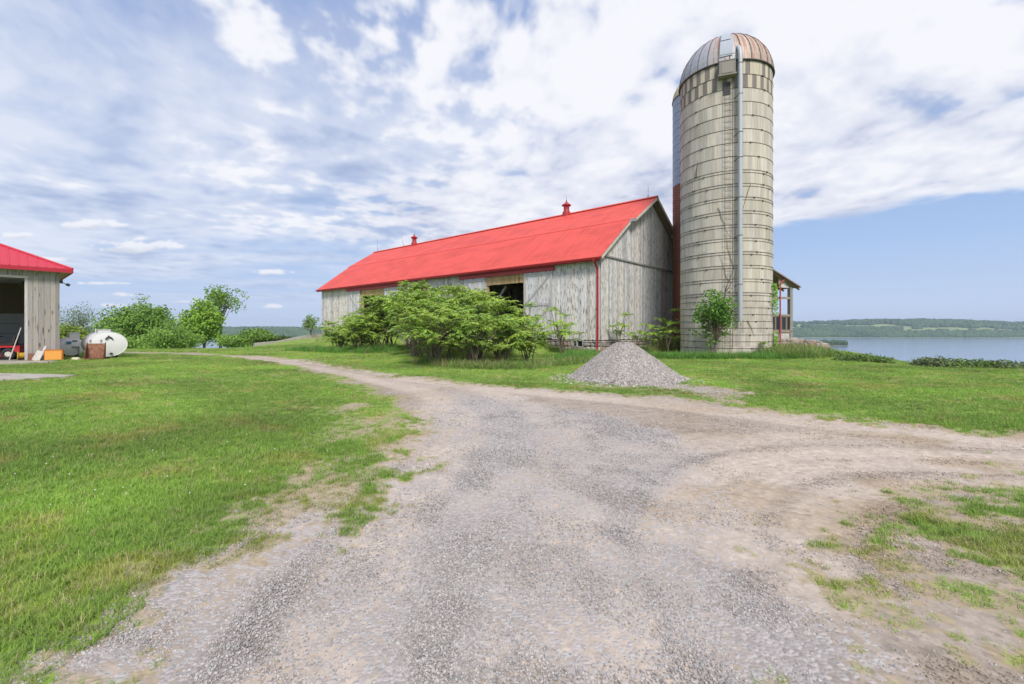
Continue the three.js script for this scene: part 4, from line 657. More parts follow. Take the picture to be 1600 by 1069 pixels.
// ---------- two white bulk tanks and a rusty loader bucket ----------
{
  const white = M(0.78, 0.78, 0.79, 0.4), off = M(0.62, 0.62, 0.63, 0.5), dark = M(0.05, 0.05, 0.055, 0.6);
  function tank(o, rx, ry, L, cy) {
    const g = new THREE.CylinderGeometry(1, 1, L, 40, 1, true); g.rotateX(Math.PI / 2); g.scale(rx, ry, 1); g.translate(0, cy, -L / 2); part(o, 'shell', g, M(0.6, 0.6, 0.62, 0.5));
    for (const s of [1, -1]) { const e = new THREE.LatheGeometry([[0.001, 0.07], [0.4, 0.06], [0.75, 0.035], [1, 0]].map(p => new THREE.Vector2(...p)), 40); e.rotateX(Math.PI / 2 * s); e.scale(rx, ry, 1); e.translate(0, cy, s > 0 ? 0 : -L); part(o, 'end_cap', e, white); part(o, 'rim', new THREE.TorusGeometry(1, 0.018, 6, 40).scale(rx, ry, 1).translate(0, cy, s > 0 ? 0 : -L), white); }
    part(o, 'seam', new THREE.TorusGeometry(1, 0.02, 6, 40).scale(rx * 1.0, ry * 1.0, 1).translate(0, cy, -0.14), off);
    for (const z of [-0.35, -L + 0.2]) for (const x of [-rx * 0.55, rx * 0.55]) part(o, 'leg', bar([x, -0.08, z], [x * 0.95, cy - ry * 0.75, z], 0.05, 8), dark);
  }
  const a = thing('bulk_tank', 'large white oval bulk tank behind the rusty bucket', 'tank', [-21.3, H(-21.3, 24.3), -24.3], 0.92), hA = 0.74;
  tank(a, 0.8, 0.65, 1.5, hA);
  part(a, 'manhole', join([box(0.5, 0.16, 0.36, -0.1, hA + 0.67, -0.42), box(0.54, 0.03, 0.4, -0.1, hA + 0.76, -0.42)]), off); part(a, 'vent_pipe', bar([-0.4, hA + 0.55, -0.5], [-0.4, hA + 0.82, -0.5], 0.03), off);
  part(a, 'inspection_port', join([new THREE.TorusGeometry(0.13, 0.035, 6, 16, Math.PI).translate(0.02, hA + 0.24, 0.1), box(0.06, 0.06, 0.05, 0.0, hA + 0.42, 0.09)]), dark);
  part(a, 'valve', bar([0.1, hA - 0.5, 0.05], [0.1, hA - 0.5, 0.22], 0.05, 10), dark);
  const b = thing('bulk_tank', 'smaller white tank with a square neck and a blue label', 'tank', [-24.35, H(-24.35, 25.5), -25.5], 0.9), hB = 0.58;
  tank(b, 0.54, 0.48, 1.2, hB);
  part(b, 'neck', join([box(0.42, 0.34, 0.4, 0.12, hB + 0.58, -0.35), box(0.46, 0.03, 0.44, 0.12, hB + 0.76, -0.35)]), M(0.74, 0.72, 0.68, 0.5)); part(b, 'label', box(0.2, 0.15, 0.012, -0.14, hB + 0.2, 0.085), M(0.05, 0.22, 0.36, 0.5)); part(b, 'name_plate', box(0.2, 0.06, 0.012, 0.1, hB + 0.3, 0.075), dark);
  part(b, 'valve', join([bar([0.24, hB - 0.05, 0.06], [0.24, hB - 0.05, 0.2], 0.045, 10), bar([0.24, hB - 0.05, 0.18], [0.26, hB - 0.5, 0.18], 0.035, 8), box(0.2, 0.06, 0.06, 0.08, hB - 0.02, 0.1)]), M(0.3, 0.3, 0.31, 0.4));
  const rustT = texOf(128, 128, (i, j) => { const n = fbm(i * 0.06, j * 0.06, 5), k = 0.6 + 0.9 * n; return [0.25 * k, 0.125 * k * (0.7 + 0.5 * n), 0.075 * k]; }), rust = M(1, 1, 1, 0.9, { map: rustT }), rustD = M(0.6, 0.45, 0.4, 0.9, { map: rustT });
  const c = thing('loader_bucket', 'rusty brown loader bucket standing on edge before the large tank', 'bucket', [-21.0, H(-21, 23.2), -23.2], 0.55);
  c.scale.set(0.8, 1, 1); part(c, 'back_plate', box(0.86, 0.78, 0.03, 0, 0.4, -0.25, -0.1), rust); part(c, 'floor_plate', box(0.86, 0.03, 0.5, 0, 0.02, 0), rust);
  for (const x of [-0.44, 0.44]) { const s = new THREE.Shape(); s.moveTo(-0.3, 0); s.lineTo(0.28, 0); s.lineTo(0.02, 0.5); s.lineTo(-0.26, 0.84); s.lineTo(-0.36, 0.84); const g = new THREE.ExtrudeGeometry(s, { depth: 0.03, bevelEnabled: false }); g.rotateY(-Math.PI / 2); g.translate(x + 0.015, 0, 0); part(c, 'side_plate', g, rustD); }
  part(c, 'lip', box(0.92, 0.05, 0.1, 0, 0.05, 0.27), rustD); for (const x of [-0.3, 0.22]) part(c, 'hook', join([box(0.1, 0.24, 0.05, x, 0.86, -0.34), box(0.1, 0.05, 0.14, x, 0.97, -0.3)]), M(0.5, 0.5, 0.52, 0.5));
}
console.log('shed done');
// ---------- foliage builders ----------
const leafMat = (r, g, b) => { const m = new THREE.MeshPhysicalMaterial({ roughness: 0.9, transmission: 0.3, thickness: 0, side: THREE.DoubleSide, vertexColors: true }); m.color.setRGB(r, g, b); return m; };
const barkMat = M(0.16, 0.125, 0.095, 0.95), barkPale = M(0.26, 0.22, 0.18, 0.95);
const V3 = (x, y, z) => new THREE.Vector3(x, y, z);
function limb(tb, pts, r0, r1, seg = 5) {      // tapered limb through points
  const ring = (i) => { const p = pts[i], q = pts[Math.min(i + 1, pts.length - 1)], o = pts[Math.max(i - 1, 0)], t = q.clone().sub(o).normalize(), a = Math.abs(t.y) > 0.9 ? V3(1, 0, 0) : V3(0, 1, 0), u = a.clone().cross(t).normalize(), v = t.clone().cross(u), r = mix(r0, r1, i / (pts.length - 1)); return [...Array(seg).keys()].map(k => { const f = k / seg * Math.PI * 2; return p.clone().addScaledVector(u, Math.cos(f) * r).addScaledVector(v, Math.sin(f) * r).toArray(); }); };
  let A = ring(0); for (let i = 1; i < pts.length; i++) { const B = ring(i); for (let k = 0; k < seg; k++) tb.quad(A[k], A[(k + 1) % seg], B[(k + 1) % seg], B[k]); A = B; }
}
function leaf(tb, p, dir, side, L, W, c) {      // pointed leaf, folded a little
  const t = p.clone().addScaledVector(dir, L), m = p.clone().addScaledVector(dir, L * 0.45), a = m.clone().addScaledVector(side, W / 2), b = m.clone().addScaledVector(side, -W / 2); m.y -= W * 0.12;
  tb.tri(p.toArray(), a.toArray(), t.toArray()); tb.tri(p.toArray(), t.toArray(), b.toArray()); tb.col(c[0], c[1], c[2], 6);
}
// sumac: bare forking stems, each tip a rosette of long feathered leaves
function frond(tb, r, p, az, L, droop, c) {
  const N = 7, dir0 = V3(Math.cos(az), -0.1 + 1.2 * r(), Math.sin(az)).normalize(); let q = p.clone(), d = dir0.clone(); const st = L / N;
  for (let k = 0; k < N; k++) {
    const side = V3(-d.z, 0, d.x).normalize(), ll = L * 0.3 * (0.7 + 0.5 * Math.sin((k + 0.6) / N * Math.PI)), kk = 0.82 + 0.36 * r();
    for (const s of [1, -1]) leaf(tb, q, d.clone().multiplyScalar(0.45).addScaledVector(side, s).add(V3(0, -0.5 * r() - 0.05, 0)).normalize(), d.clone().multiplyScalar(-1).add(V3(0, (r() - 0.5) * 1.6, 0)).normalize(), ll, ll * 0.46, [c[0] * kk, c[1] * kk, c[2] * kk]);
    q = q.clone().addScaledVector(d, st); d.y -= droop / N; d.normalize();
  }
  leaf(tb, q, d, V3(-d.z, 0, d.x).normalize(), L * 0.24, L * 0.09, c);
}
function sumacGeos(seed, h, spread, tips, fl = 0.52) {
  const r = rngOf(seed), wood = new TB(), fol = new TB(), main = Math.max(3, Math.round(tips / 8));
  for (let m = 0; m < main; m++) {
    const az = m / main * 6.283 + r() * 0.9, b = V3((r() - 0.5) * spread * 0.35, 0, (r() - 0.5) * spread * 0.35), rad = spread * (0.2 + 0.5 * Math.sqrt(r())), th = h * (0.42 + 0.25 * r());
    const f = b.clone().add(V3(Math.cos(az) * rad * 0.55, th, Math.sin(az) * rad * 0.55)); limb(wood, [b, b.clone().lerp(f, 0.5).add(V3((r() - 0.5) * 0.2, 0, (r() - 0.5) * 0.2)), f], 0.034, 0.022);
    const kids = Math.round(tips / main);
    for (let k = 0; k < kids; k++) {
      const a2 = az + (r() - 0.5) * 3.2, rr = rad * (0.5 + 0.75 * r()), y = h * (0.4 + 0.6 * Math.pow(r(), 0.6)) * (1 - 0.22 * Math.pow(rr / spread, 2)), tip = V3(Math.cos(a2) * rr + b.x, y * (k % 4 === 3 ? 0.62 : 1), Math.sin(a2) * rr + b.z), mid = f.clone().lerp(tip, 0.55).add(V3(0, -0.08 * h, 0));
      limb(wood, [f, mid, tip], 0.02, 0.01, 4);
      const n = 5 + Math.floor(r() * 3), tone = 0.8 + 0.45 * r(), yel = r() * 0.25, c = [0.245 * tone * (1 + yel), 0.42 * tone, 0.038 * tone];
      for (let q = 0; q < n; q++) frond(fol, r, tip, q / n * 6.283 + r() * 0.5, fl * (0.75 + 0.5 * r()), 0.7 + 0.9 * r(), c);
    }
  }
  return { wood: wood.geo(), fol: fol.geo() };
}
const sumacLeaf = leafMat(1, 1, 1), sumacKinds = [sumacGeos(101, 3.0, 2.0, 88, 0.46), sumacGeos(102, 2.6, 1.8, 76, 0.46), sumacGeos(103, 3.2, 2.2, 98, 0.48), sumacGeos(104, 2.2, 1.5, 54, 0.44), sumacGeos(105, 1.6, 0.6, 7, 0.36), sumacGeos(106, 2.1, 0.85, 10, 0.36)];
function sumac(kind, x, d, s, sy, turn, label, group) {
  const o = thing('sumac_shrub', label, 'shrub', [x, H(x, d) - 0.03, -d], turn, group); o.scale.set(s, s * sy, s);
  part(o, 'stem', sumacKinds[kind].wood, barkMat); part(o, 'foliage', sumacKinds[kind].fol, sumacLeaf); return o;
}
const along = (s, out) => [BARN[0] + D1[0] * s - D2[0] * out, BARN[1] + D1[1] * s - D2[1] * out];   // metres along the barn front, metres out from it
{
  const G = 'sumac thicket before the barn';
  // [kind, x, d, scale, height scale, words]
  const L = [
    [2, -3.0, 19.6, 0.92, 0.85, 'sumac nearest the driveway at the front of the thicket'], [0, -1.5, 18.9, 0.8, 0.88, 'rounded sumac at the front right of the thicket'], [1, -0.4, 20.2, 0.9, 0.9, 'sumac in front of the right barn doorway'], [3, 0.7, 21.2, 0.9, 0.9, 'low sumac at the right end of the thicket'],
    [0, -3.6, 21.6, 0.95, 1.0, 'broad sumac behind the front sumac beside the mound'], [2, -2.0, 22.4, 1.05, 1.02, 'tall sumac below the left leaf of the right doorway'], [1, -0.5, 23.6, 1.05, 1.0, 'tall sumac hiding the foot of the right barn doorway'], [0, -4.9, 24.0, 1.05, 1.05, 'tall sumac on the flank of the mound'],
    [2, -3.2, 25.6, 1.1, 1.08, 'tall sumac in the middle of the thicket'], [1, -6.2, 28.0, 1.2, 1.08, 'tall sumac on top of the mound'], [0, -8.2, 30.2, 1.2, 0.98, 'tall sumac below the second red downspout'], [2, -10.0, 32.2, 1.15, 0.86, 'tall sumac below the right leaf of the left doorway'], [1, -11.4, 34.4, 1.2, 0.82, 'sumac in front of the left barn doorway'],
    [3, -9.4, 28.9, 1.15, 0.9, 'low sumac at the front left of the thicket behind the mown mound'], [3, -11.9, 32.4, 1.1, 0.72, 'low sumac near the left end of the thicket'], [3, -13.0, 34.6, 1.2, 0.8, 'lowest sumac at the far left end of the thicket'], [0, -6.6, 32.6, 1.25, 1.18, 'sumac close against the barn wall behind the thicket'], [1, -3.4, 30.2, 1.2, 1.1, 'sumac beside the ramp left of the right doorway'], [5, 2.4, 23.4, 1.2, 1.1, 'small loose sumac between thicket and saplings']];
  const r = rngOf(33); L.forEach(([k, x, d, sc, sy, w]) => sumac(k, x, d, sc, sy, r() * 6.28, w, G));
  const S = [[5, 3.2, 2.6, 1.25, 1.2, 'thin sumac sapling in front of the near sliding door'], [5, 2.0, 1.6, 1.2, 1.05, 'thin sumac sapling above the foundation window'], [5, 4.2, 4.2, 1.2, 1.0, 'spindly sumac sapling left of the near sliding door edge'], [5, 3.0, 5.2, 1.1, 1.0, 'airy sumac sapling in the grass left of the gravel pile'], [4, 1.0, 1.5, 1.0, 0.9, 'short sumac sapling just left of the near red downspout']];
  for (const [k, s, o, sc, sy, w] of S) { const [x, d] = along(s, o); sumac(k, x, d, sc, sy, r() * 6, w, 'sumac saplings along the barn wall'); }
  const gab = (t, o) => [BARN[0] + D2[0] * t - D1[0] * o, BARN[1] + D2[1] * t - D1[1] * o];
  const T = [[5, 1.0, 0.9, 1.1, 1.15, 'sumac sapling just right of the near red downspout'], [5, 3.0, 1.1, 1.0, 0.95, 'small sumac sapling behind the peak of the gravel pile'], [5, 5.2, 1.4, 1.1, 1.05, 'sumac sapling right of the gravel pile against the gable wall'], [5, 6.6, 2.2, 0.9, 0.8, 'leaning sumac sapling between gable wall and silo'], [5, 7.6, 1.6, 1.3, 1.15, 'sumac sapling at the rusty foot of the rear silo']];
  for (const [k, t, o, sc, sy, w] of T) { const [x, d] = gab(t, o); sumac(k, x, d, sc, sy, r() * 6, w, 'sumac saplings along the gable wall'); }
  for (const [t, o, sc, w] of [[4.0, 2.6, 1.0, 'pale sumac sapling rising behind the right slope of the gravel pile'], [6.0, 3.4, 1.1, 'bushy sumac sapling midway between gravel pile and silo'], [2.0, 2.2, 0.9, 'sumac sapling behind the left slope of the gravel pile']]) { const [x, d] = gab(t, o); sumac(5, x, d, sc, 1, r() * 6, w, 'sumac saplings along the gable wall'); }
  sumac(4, 11.0, 25.6, 0.8, 1.0, 2, 'sumac sprout standing at the left foot of the concrete silo', 'sumac saplings along the gable wall'); sumac(4, 14.0, 25.5, 0.7, 0.8, 1, 'thin sumac sprout below the filling pipe of the silo', 'sumac saplings along the gable wall');
}
// broad-leaved trees and bushes: limbs, then leaf clumps set through the crown with gaps between
function treeGeos(seed, o) {
  const r = rngOf(seed), wood = new TB(), fol = new TB(), { h, crown, base, lobes, clumps, leafL, tint, trunk = 0.2, sparse = 0, clumpR = 0.5, per = 14, limb0 = 0.18 } = o;
  const lobesA = []; for (let i = 0; i < lobes; i++) { const a = i / lobes * 6.283 + r(), q = i ? 0.25 + 0.5 * r() : 0; lobesA.push([V3(Math.cos(a) * crown * q, mix(base, h, 0.36 + 0.3 * r() * (1 - q) + 0.16), Math.sin(a) * crown * q), crown * (0.42 + 0.22 * r()), (h - base) * (0.28 + 0.16 * r())]); }
  const top = V3((r() - 0.5) * 0.3, h * 0.6, (r() - 0.5) * 0.3); limb(wood, [V3(0, -0.3, 0), V3((r() - 0.5) * 0.15, h * 0.25, 0), top], trunk, trunk * 0.45, 7);
  for (const [c, a] of lobesA) for (let k = 0; k < 3; k++) { const s = V3(0, mix(h * limb0, h * (limb0 + 0.32), r()), 0), e = c.clone().add(V3((r() - 0.5) * a, (r() - 0.3) * a * 0.8, (r() - 0.5) * a)); limb(wood, [s, s.clone().lerp(e, 0.5).add(V3(0, -0.05 * h, 0)), e], trunk * 0.4, trunk * 0.08, 4); }
  for (let i = 0; i < clumps; i++) {
    const [c, a, b] = lobesA[Math.floor(r() * lobes)], u = r() * 2 - 1, f = r() * 6.283, q = Math.pow(r(), 0.33) * (0.82 + 0.3 * r()), w = Math.sqrt(1 - u * u), p = V3(c.x + Math.cos(f) * w * a * q, c.y + u * b * q, c.z + Math.sin(f) * w * a * q);
    if (p.y < base) p.y = base + r() * 0.4; if (sparse && noise(p.x * 1.2 + 50, p.y * 1.2 + p.z) < sparse) continue;
    const tone = 0.72 + 0.56 * r(), n = Math.round(per * (0.6 + 0.8 * r()));
    for (let k = 0; k < n; k++) { const d = V3(r() - 0.5, r() - 0.65, r() - 0.5).normalize(), pp = p.clone().add(V3((r() - 0.5) * 2, (r() - 0.5) * 1.3, (r() - 0.5) * 2).multiplyScalar(clumpR)), t = tone * (0.85 + 0.3 * r()); leaf(fol, pp, d, V3(r() - 0.5, r() - 0.5, r() - 0.5).cross(d).normalize(), leafL * (0.7 + 0.6 * r()), leafL * 0.62, [tint[0] * t, tint[1] * t, tint[2] * t]); }
  }
  return { wood: wood.geo(), fol: fol.geo() };
}
const treeLeaf = leafMat(1, 1, 1);
function tree(name, geos, x, d, s, turn, label, cat, group, bark = barkMat, y = null) { const o = thing(name, label, cat, [x, y ?? H(x, d), -d], turn, group); o.scale.setScalar(s); part(o, 'trunk', geos.wood, bark); part(o, 'crown', geos.fol, treeLeaf); return o; }
{
  // beyond the crest on the left: [azimuth, depth, top above eye] gives each its height
  const put = (name, seed, rx, d, topAt, o, label, cat, bark) => { const x = rx * d, y = H(x, d), h = topAt + EYE - y; tree(name, treeGeos(seed, { ...o, h, base: o.base ?? h * 0.12 }), x, d, 1, seed, label, cat, 'trees beyond the lawn', bark); };
  const g1 = [0.2, 0.36, 0.05], g2 = [0.24, 0.42, 0.04], g3 = [0.17, 0.24, 0.11];
  put('maple_tree', 201, -0.806, 58, 3.5, { crown: 3.5, lobes: 11, clumps: 1300, leafL: 0.3, tint: g1, trunk: 0.28, clumpR: 0.6, per: 15 }, 'round topped dark green tree in the middle of the row beyond the lawn', 'tree');
  put('ash_tree', 202, -0.668, 54, 3.0, { crown: 2.2, lobes: 8, clumps: 520, leafL: 0.32, tint: g2, clumpR: 0.55, per: 15 }, 'bright green tree at the right of the row beyond the lawn', 'tree');
  put('locust_tree', 203, -0.633, 57, 5.4, { crown: 2.1, lobes: 8, clumps: 300, base: 4.6, leafL: 0.28, tint: g1, trunk: 0.2, sparse: 0.46, clumpR: 0.42, per: 9, limb0: 0.42 }, 'tall sparse tree with bare twigs rising behind the bright green tree', 'tree', barkPale);
  put('budding_tree', 204, -0.935, 66, 4.0, { crown: 2.3, lobes: 8, clumps: 330, base: 4, leafL: 0.2, tint: g3, trunk: 0.22, sparse: 0.32, clumpR: 0.6, per: 12 }, 'thin grey green tree just coming into leaf behind the tanks', 'tree', barkPale);
  put('budding_tree', 205, -1.02, 70, 4.3, { crown: 2.0, lobes: 6, clumps: 240, base: 4, leafL: 0.2, tint: g3, trunk: 0.2, sparse: 0.32, clumpR: 0.6, per: 12 }, 'thin grey green tree partly hidden behind the corner of the machine shed', 'tree', barkPale);
  put('bush', 206, -0.965, 47, 0.2, { crown: 1.7, lobes: 5, clumps: 330, base: 0.2, leafL: 0.28, tint: [0.22, 0.32, 0.03], trunk: 0.1, clumpR: 0.45 }, 'yellow green bush between shed corner and small tank', 'bush');
  put('bush', 207, -0.735, 48, 0.3, { crown: 2.8, lobes: 6, clumps: 380, base: 0.2, leafL: 0.26, tint: g1, trunk: 0.1, clumpR: 0.45 }, 'dark bush between the round tree and the bright green tree', 'bush');
  put('bush', 208, -0.865, 48, -0.7, { crown: 3.0, lobes: 6, clumps: 380, base: 0.2, leafL: 0.26, tint: g1, trunk: 0.1, clumpR: 0.45 }, 'dark bush right behind the large white tank', 'bush');
  put('bush', 209, -0.555, 50, -0.1, { crown: 2.1, lobes: 5, clumps: 320, base: 0.2, leafL: 0.24, tint: [0.17, 0.3, 0.04], trunk: 0.08, clumpR: 0.4 }, 'rounded green bush at the right end of the row, before the distant hill', 'bush');
  put('bush', 210, -0.6, 49, -0.65, { crown: 2.2, lobes: 5, clumps: 300, base: 0.2, leafL: 0.24, tint: g1, trunk: 0.08, clumpR: 0.4 }, 'low dark bush between the tall sparse tree and the rounded bush', 'bush');
  put('bush', 211, -0.51, 52, -0.95, { crown: 1.7, lobes: 4, clumps: 200, base: 0.2, leafL: 0.22, tint: [0.09, 0.14, 0.03], trunk: 0.07, clumpR: 0.4 }, 'low olive bush left of the concrete wing wall', 'bush');
  put('sapling', 212, -0.437, 50, 1.3, { crown: 0.95, lobes: 5, clumps: 130, base: 0.6, leafL: 0.2, tint: [0.2, 0.32, 0.09], trunk: 0.05, sparse: 0.35, clumpR: 0.3, per: 11 }, 'young tree at the far left corner of the barn', 'tree');
  // big shrub at the foot of the silo
  tree('elder_bush', treeGeos(220, { h: 3.4, base: 0.3, crown: 1.0, lobes: 13, clumps: 380, leafL: 0.17, tint: [0.13, 0.28, 0.03], trunk: 0.06, sparse: 0.3, clumpR: 0.24, per: 12 }), 10.9, 24.6, 1, 2, 'dense bright green bush in front of the concrete silo', 'bush');
  // scrub on the edge of the slope above the lake
  const scrub = [[0.745, 24.4, 0.75, 0.72, 'dark rounded bush on the bank edge, leftmost above the lake'], [0.785, 24.6, 0.8, 0.45, 'low bush on the bank edge next to the leftmost bush'], [0.905, 23.6, 0.7, 0.66, 'grey green bush on the bank edge right of the gap above the lake'], [0.955, 23.2, 0.8, 0.5, 'olive bush in the middle of the right bank edge'], [1.02, 22.6, 0.8, 0.35, 'low wide bush on the right bank edge near the picture edge'], [1.09, 22, 0.7, 0.2, 'lowest bush at the right picture edge above the lake'], [0.665, 27, 1.4, 1.0, 'weedy bush on the bank below the lean-to']];
  scrub.forEach(([rx, d0, c, up, w], i) => { const d = i < 6 ? d0 - 2.2 : d0; const x = rx * d, y = H(x, d) - 0.2, h = Math.max(0.5, EYE - (57 - up * 18) / 720 * d - y); tree('scrub_bush', treeGeos(230 + i, { h, base: 0.05, crown: c, lobes: 6, clumps: 170, leafL: 0.12, tint: i % 3 === 2 ? [0.16, 0.22, 0.09] : [0.13, 0.22, 0.04], trunk: 0.03, clumpR: 0.22, per: 13 }), x, d, 1, i, w, 'bush', 'scrub along the bank edge', barkMat, y); });
  // dry and green climbers on the silo
  const r = rngOf(8), dry = thing('dry_vine', 'bare dry vine clinging to the silo beside its ladder', 'vine', [SILO[0], 0, -SILO[1]]), tb = new TB();
  const walk = (a, y, dy, da, n, rad) => { const pts = []; for (let i = 0; i < n; i++) { pts.push(V3(...around(SR + 0.04, faceTurn + a, y))); a += da + (r() - 0.5) * 0.06; y += dy * (0.5 + r()); } limb(tb, pts, rad, 0.006, 4); };
  walk(-0.02, 2.6, 0.42, 0.03, 8, 0.03); walk(0.0, 3.6, 0.3, 0.05, 6, 0.02); walk(0.18, 4.9, 0.35, -0.03, 6, 0.016); walk(-0.14, 8.4, -0.3, 0.05, 6, 0.02); walk(0.52, 9.6, -0.4, -0.03, 6, 0.016); walk(0.45, 2.0, -0.2, 0.05, 5, 0.02); walk(-0.62, 10.4, 0.3, 0.0, 4, 0.05); walk(0.08, 4.2, 0.4, -0.04, 5, 0.016);
  part(dry, 'stem', tb.geo(), M(0.13, 0.1, 0.08, 0.95));
  const gv = thing('green_vine', 'green creeper hanging on the right side of the concrete silo', 'vine', [SILO[0], 0, -SILO[1]]), f = new TB(), st = new TB(); { const pts = []; for (let y = 0.3; y < 4.2; y += 0.35) pts.push(V3(...around(SR + 0.05, faceTurn + 1.32 + 0.04 * Math.sin(y * 2), y))); limb(st, pts, 0.02, 0.008, 4); for (let k = 0; k < 170; k++) { const hi = r() < 0.7, y = hi ? 2.3 + 1.9 * Math.pow(r(), 0.8) : 0.4 + r() * 1.0, p = V3(...around(SR + 0.05 + 0.2 * r(), faceTurn + 1.32 + (r() - 0.5) * (hi && y > 3.1 && y < 3.5 ? 0.5 : 0.2), y)), d = V3(r() - 0.5, -0.6, r() - 0.2).normalize(), t = 0.8 + 0.4 * r(); leaf(f, p, d, V3(1, 0, 0.2).normalize(), 0.15, 0.11, [0.16 * t, 0.31 * t, 0.03 * t]); } } part(gv, 'stem', st.geo(), barkMat); part(gv, 'foliage', f.geo(), treeLeaf);
}
console.log('plants done');

// ---------- gravel pile ----------
const gravelStone = [0, 1, 2].map(k => { const g = new THREE.IcosahedronGeometry(1, 0), p = g.attributes.position; for (let i = 0; i < p.count; i++) { const s = 0.7 + 0.55 * hash2(Math.round(p.getX(i) * 30 + k * 11), Math.round(p.getY(i) * 30 + p.getZ(i) * 17)); p.setXYZ(i, p.getX(i) * s * 1.15, p.getY(i) * s * 0.75, p.getZ(i) * s); } g.computeVertexNormals(); return g; });
const stoneMat = M(1, 1, 1, 0.9);
{
  const C = [3.38, 13.9], pileH = (x, z) => { const a = Math.atan2(z, x), R = 1.7 + 0.14 * Math.sin(a * 2 + 0.7) + 0.1 * Math.sin(a * 3 + 2) - 0.06, q = Math.hypot(x / R, z / (R * 1.02)), ridge = Math.max(0, 1 - Math.hypot((x + 0.12) * 0.2, z * 0.25)); let h = 1.26 * (1 - Math.pow(q, 1.08)); h = Math.min(h, 1.13 + 0.05 * x - 0.02 * z * z); h = h < 0.1 ? h * 0.6 : h - 0.04; return h + (0.035 * (fbm(x * 3 + 9, z * 3 + 2, 3) - 0.5) + 0.09 * (fbm(x * 1.1 + 4, z * 1.1 + 6, 2) - 0.5)) * 2; };
  const pile = thing('gravel_pile', 'cone shaped heap of crushed grey gravel beside the driveway', 'gravel pile', [C[0], H(...C), -C[1]]);
  const tb = new TB(), N = 56, P = (i, j) => { const x = -2.3 + 4.6 * i / N, z = -2.3 + 4.6 * j / N; return [x, Math.max(pileH(x, z), -0.12), z]; };
  for (let i = 0; i < N; i++) for (let j = 0; j < N; j++) { const q = [P(i, j), P(i, j + 1), P(i + 1, j + 1), P(i + 1, j)]; if (q.some(p => p[1] > -0.1)) tb.quad(q[0], q[1], q[2], q[3], ...q.map(p => [p[0], p[2]])); }
  const gt = texOf(512, 512, (i, j) => { const s = stoneCell(i / 512 * 2, j / 512 * 2, 0.031), k = 0.19 + 0.28 * s[0]; return [k * 1.0, k * 0.93, k * 0.88]; }, { repeat: [0.5, 0.5] });
  const body = part(pile, 'heap', tb.geo(), M(1, 1, 1, 0.95, { map: gt, bumpMap: gt, bumpScale: 0.02 })); body.geometry = (() => { const g = body.geometry; g.deleteAttribute('normal'); g.computeVertexNormals(); return g; })();
  const r = rngOf(71), n = 15000, m = new THREE.Matrix4(), c = new THREE.Color(), e = new THREE.Euler();
  for (let k = 0; k < 3; k++) { const im = new THREE.InstancedMesh(gravelStone[k], stoneMat, n / 3); for (let i = 0; i < n / 3; i++) { let x, z, h, far; do { const a = r() * 6.283, q = Math.sqrt(r()) * 2.25; x = Math.cos(a) * q; z = Math.sin(a) * q; h = pileH(x, z); far = h < -0.02; } while (far && r() < 0.85); const s = (0.009 + 0.012 * r() * r()) * (h < 0.12 && r() < 0.3 ? 2.2 : 1); m.compose(V3(x, Math.max(h, 0.0) + s * 0.3, z), new THREE.Quaternion().setFromEuler(e.set(r() * 6, r() * 6, r() * 6)), V3(s, s, s)); im.setMatrixAt(i, m); const t = 0.2 + 0.3 * r(), w = 0.03 * (r() - 0.3); im.setColorAt(i, c.setRGB(t + w, t * 0.94, t * 0.9 - w * 0.4)); } im.name = 'loose_stones'; im.userData.kind = 'stuff'; pile.add(im); }
}
// ---------- grass, weeds and loose gravel (too many to count) ----------
function tuft(seed, blades, h, spread, lean, w) {
  const r = rngOf(seed), tb = new TB();
  for (let k = 0; k < blades; k++) {
    const a = r() * 6.283, q = spread * Math.sqrt(r()), bx = Math.cos(a) * q, bz = Math.sin(a) * q, f = r() * 6.283, L = h * (0.55 + 0.6 * r()), ln = lean * (0.4 + 0.9 * r()), dx = Math.cos(f), dz = Math.sin(f), ww = w * (0.7 + 0.6 * r()), sx = -dz * ww / 2, sz = dx * ww / 2;
    const p = t => [bx + dx * L * ln * t * t, L * t * (1 - 0.25 * ln * t), bz + dz * L * ln * t * t], A = p(0), B = p(0.5), C = p(1);
    tb.quad([A[0] - sx, A[1] - 0.01, A[2] - sz], [A[0] + sx, A[1] - 0.01, A[2] + sz], [B[0] + sx * 0.8, B[1], B[2] + sz * 0.8], [B[0] - sx * 0.8, B[1], B[2] - sz * 0.8]); tb.tri([B[0] - sx * 0.8, B[1], B[2] - sz * 0.8], [B[0] + sx * 0.8, B[1], B[2] + sz * 0.8], C);
  }
  return tb.geo();
}
const grassMat = new THREE.MeshPhysicalMaterial({ roughness: 0.85, transmission: 0.25, thickness: 0, side: THREE.DoubleSide });
function scatter(name, label, cat, geos, mat, pts) {     // pts: [x, y, d, scale, yscale, r, g, b]
  const r = rngOf(pts.length + 5), m = new THREE.Matrix4(), c = new THREE.Color(), up = V3(0, 1, 0), lists = geos.map(() => []); pts.forEach((p, i) => lists[i % geos.length].push(p));
  const root = new THREE.Group(); root.name = name; tag(root, label, cat, null, 'stuff'); scene.add(root);
  lists.forEach((l, k) => { const im = new THREE.InstancedMesh(geos[k], mat, l.length); l.forEach((p, i) => { m.compose(V3(p[0], p[1], -p[2]), p[8] ? new THREE.Quaternion().setFromEuler(new THREE.Euler(r() * 6, r() * 6, r() * 6)) : new THREE.Quaternion().setFromAxisAngle(up, r() * 6.283), V3(p[3], p[3] * p[4], p[3])); im.setMatrixAt(i, m); im.setColorAt(i, c.setRGB(p[5], p[6], p[7])); }); im.name = name + '_clump'; im.userData.kind = 'stuff'; root.add(im); });
}
function drop(x, d) { let h = H(x, d); const rd = mask(0, x, d); if (rd > 0) h += -0.02 * sstep(0, 0.6, rd) - 0.018 * mask(4, x, d); return h; }
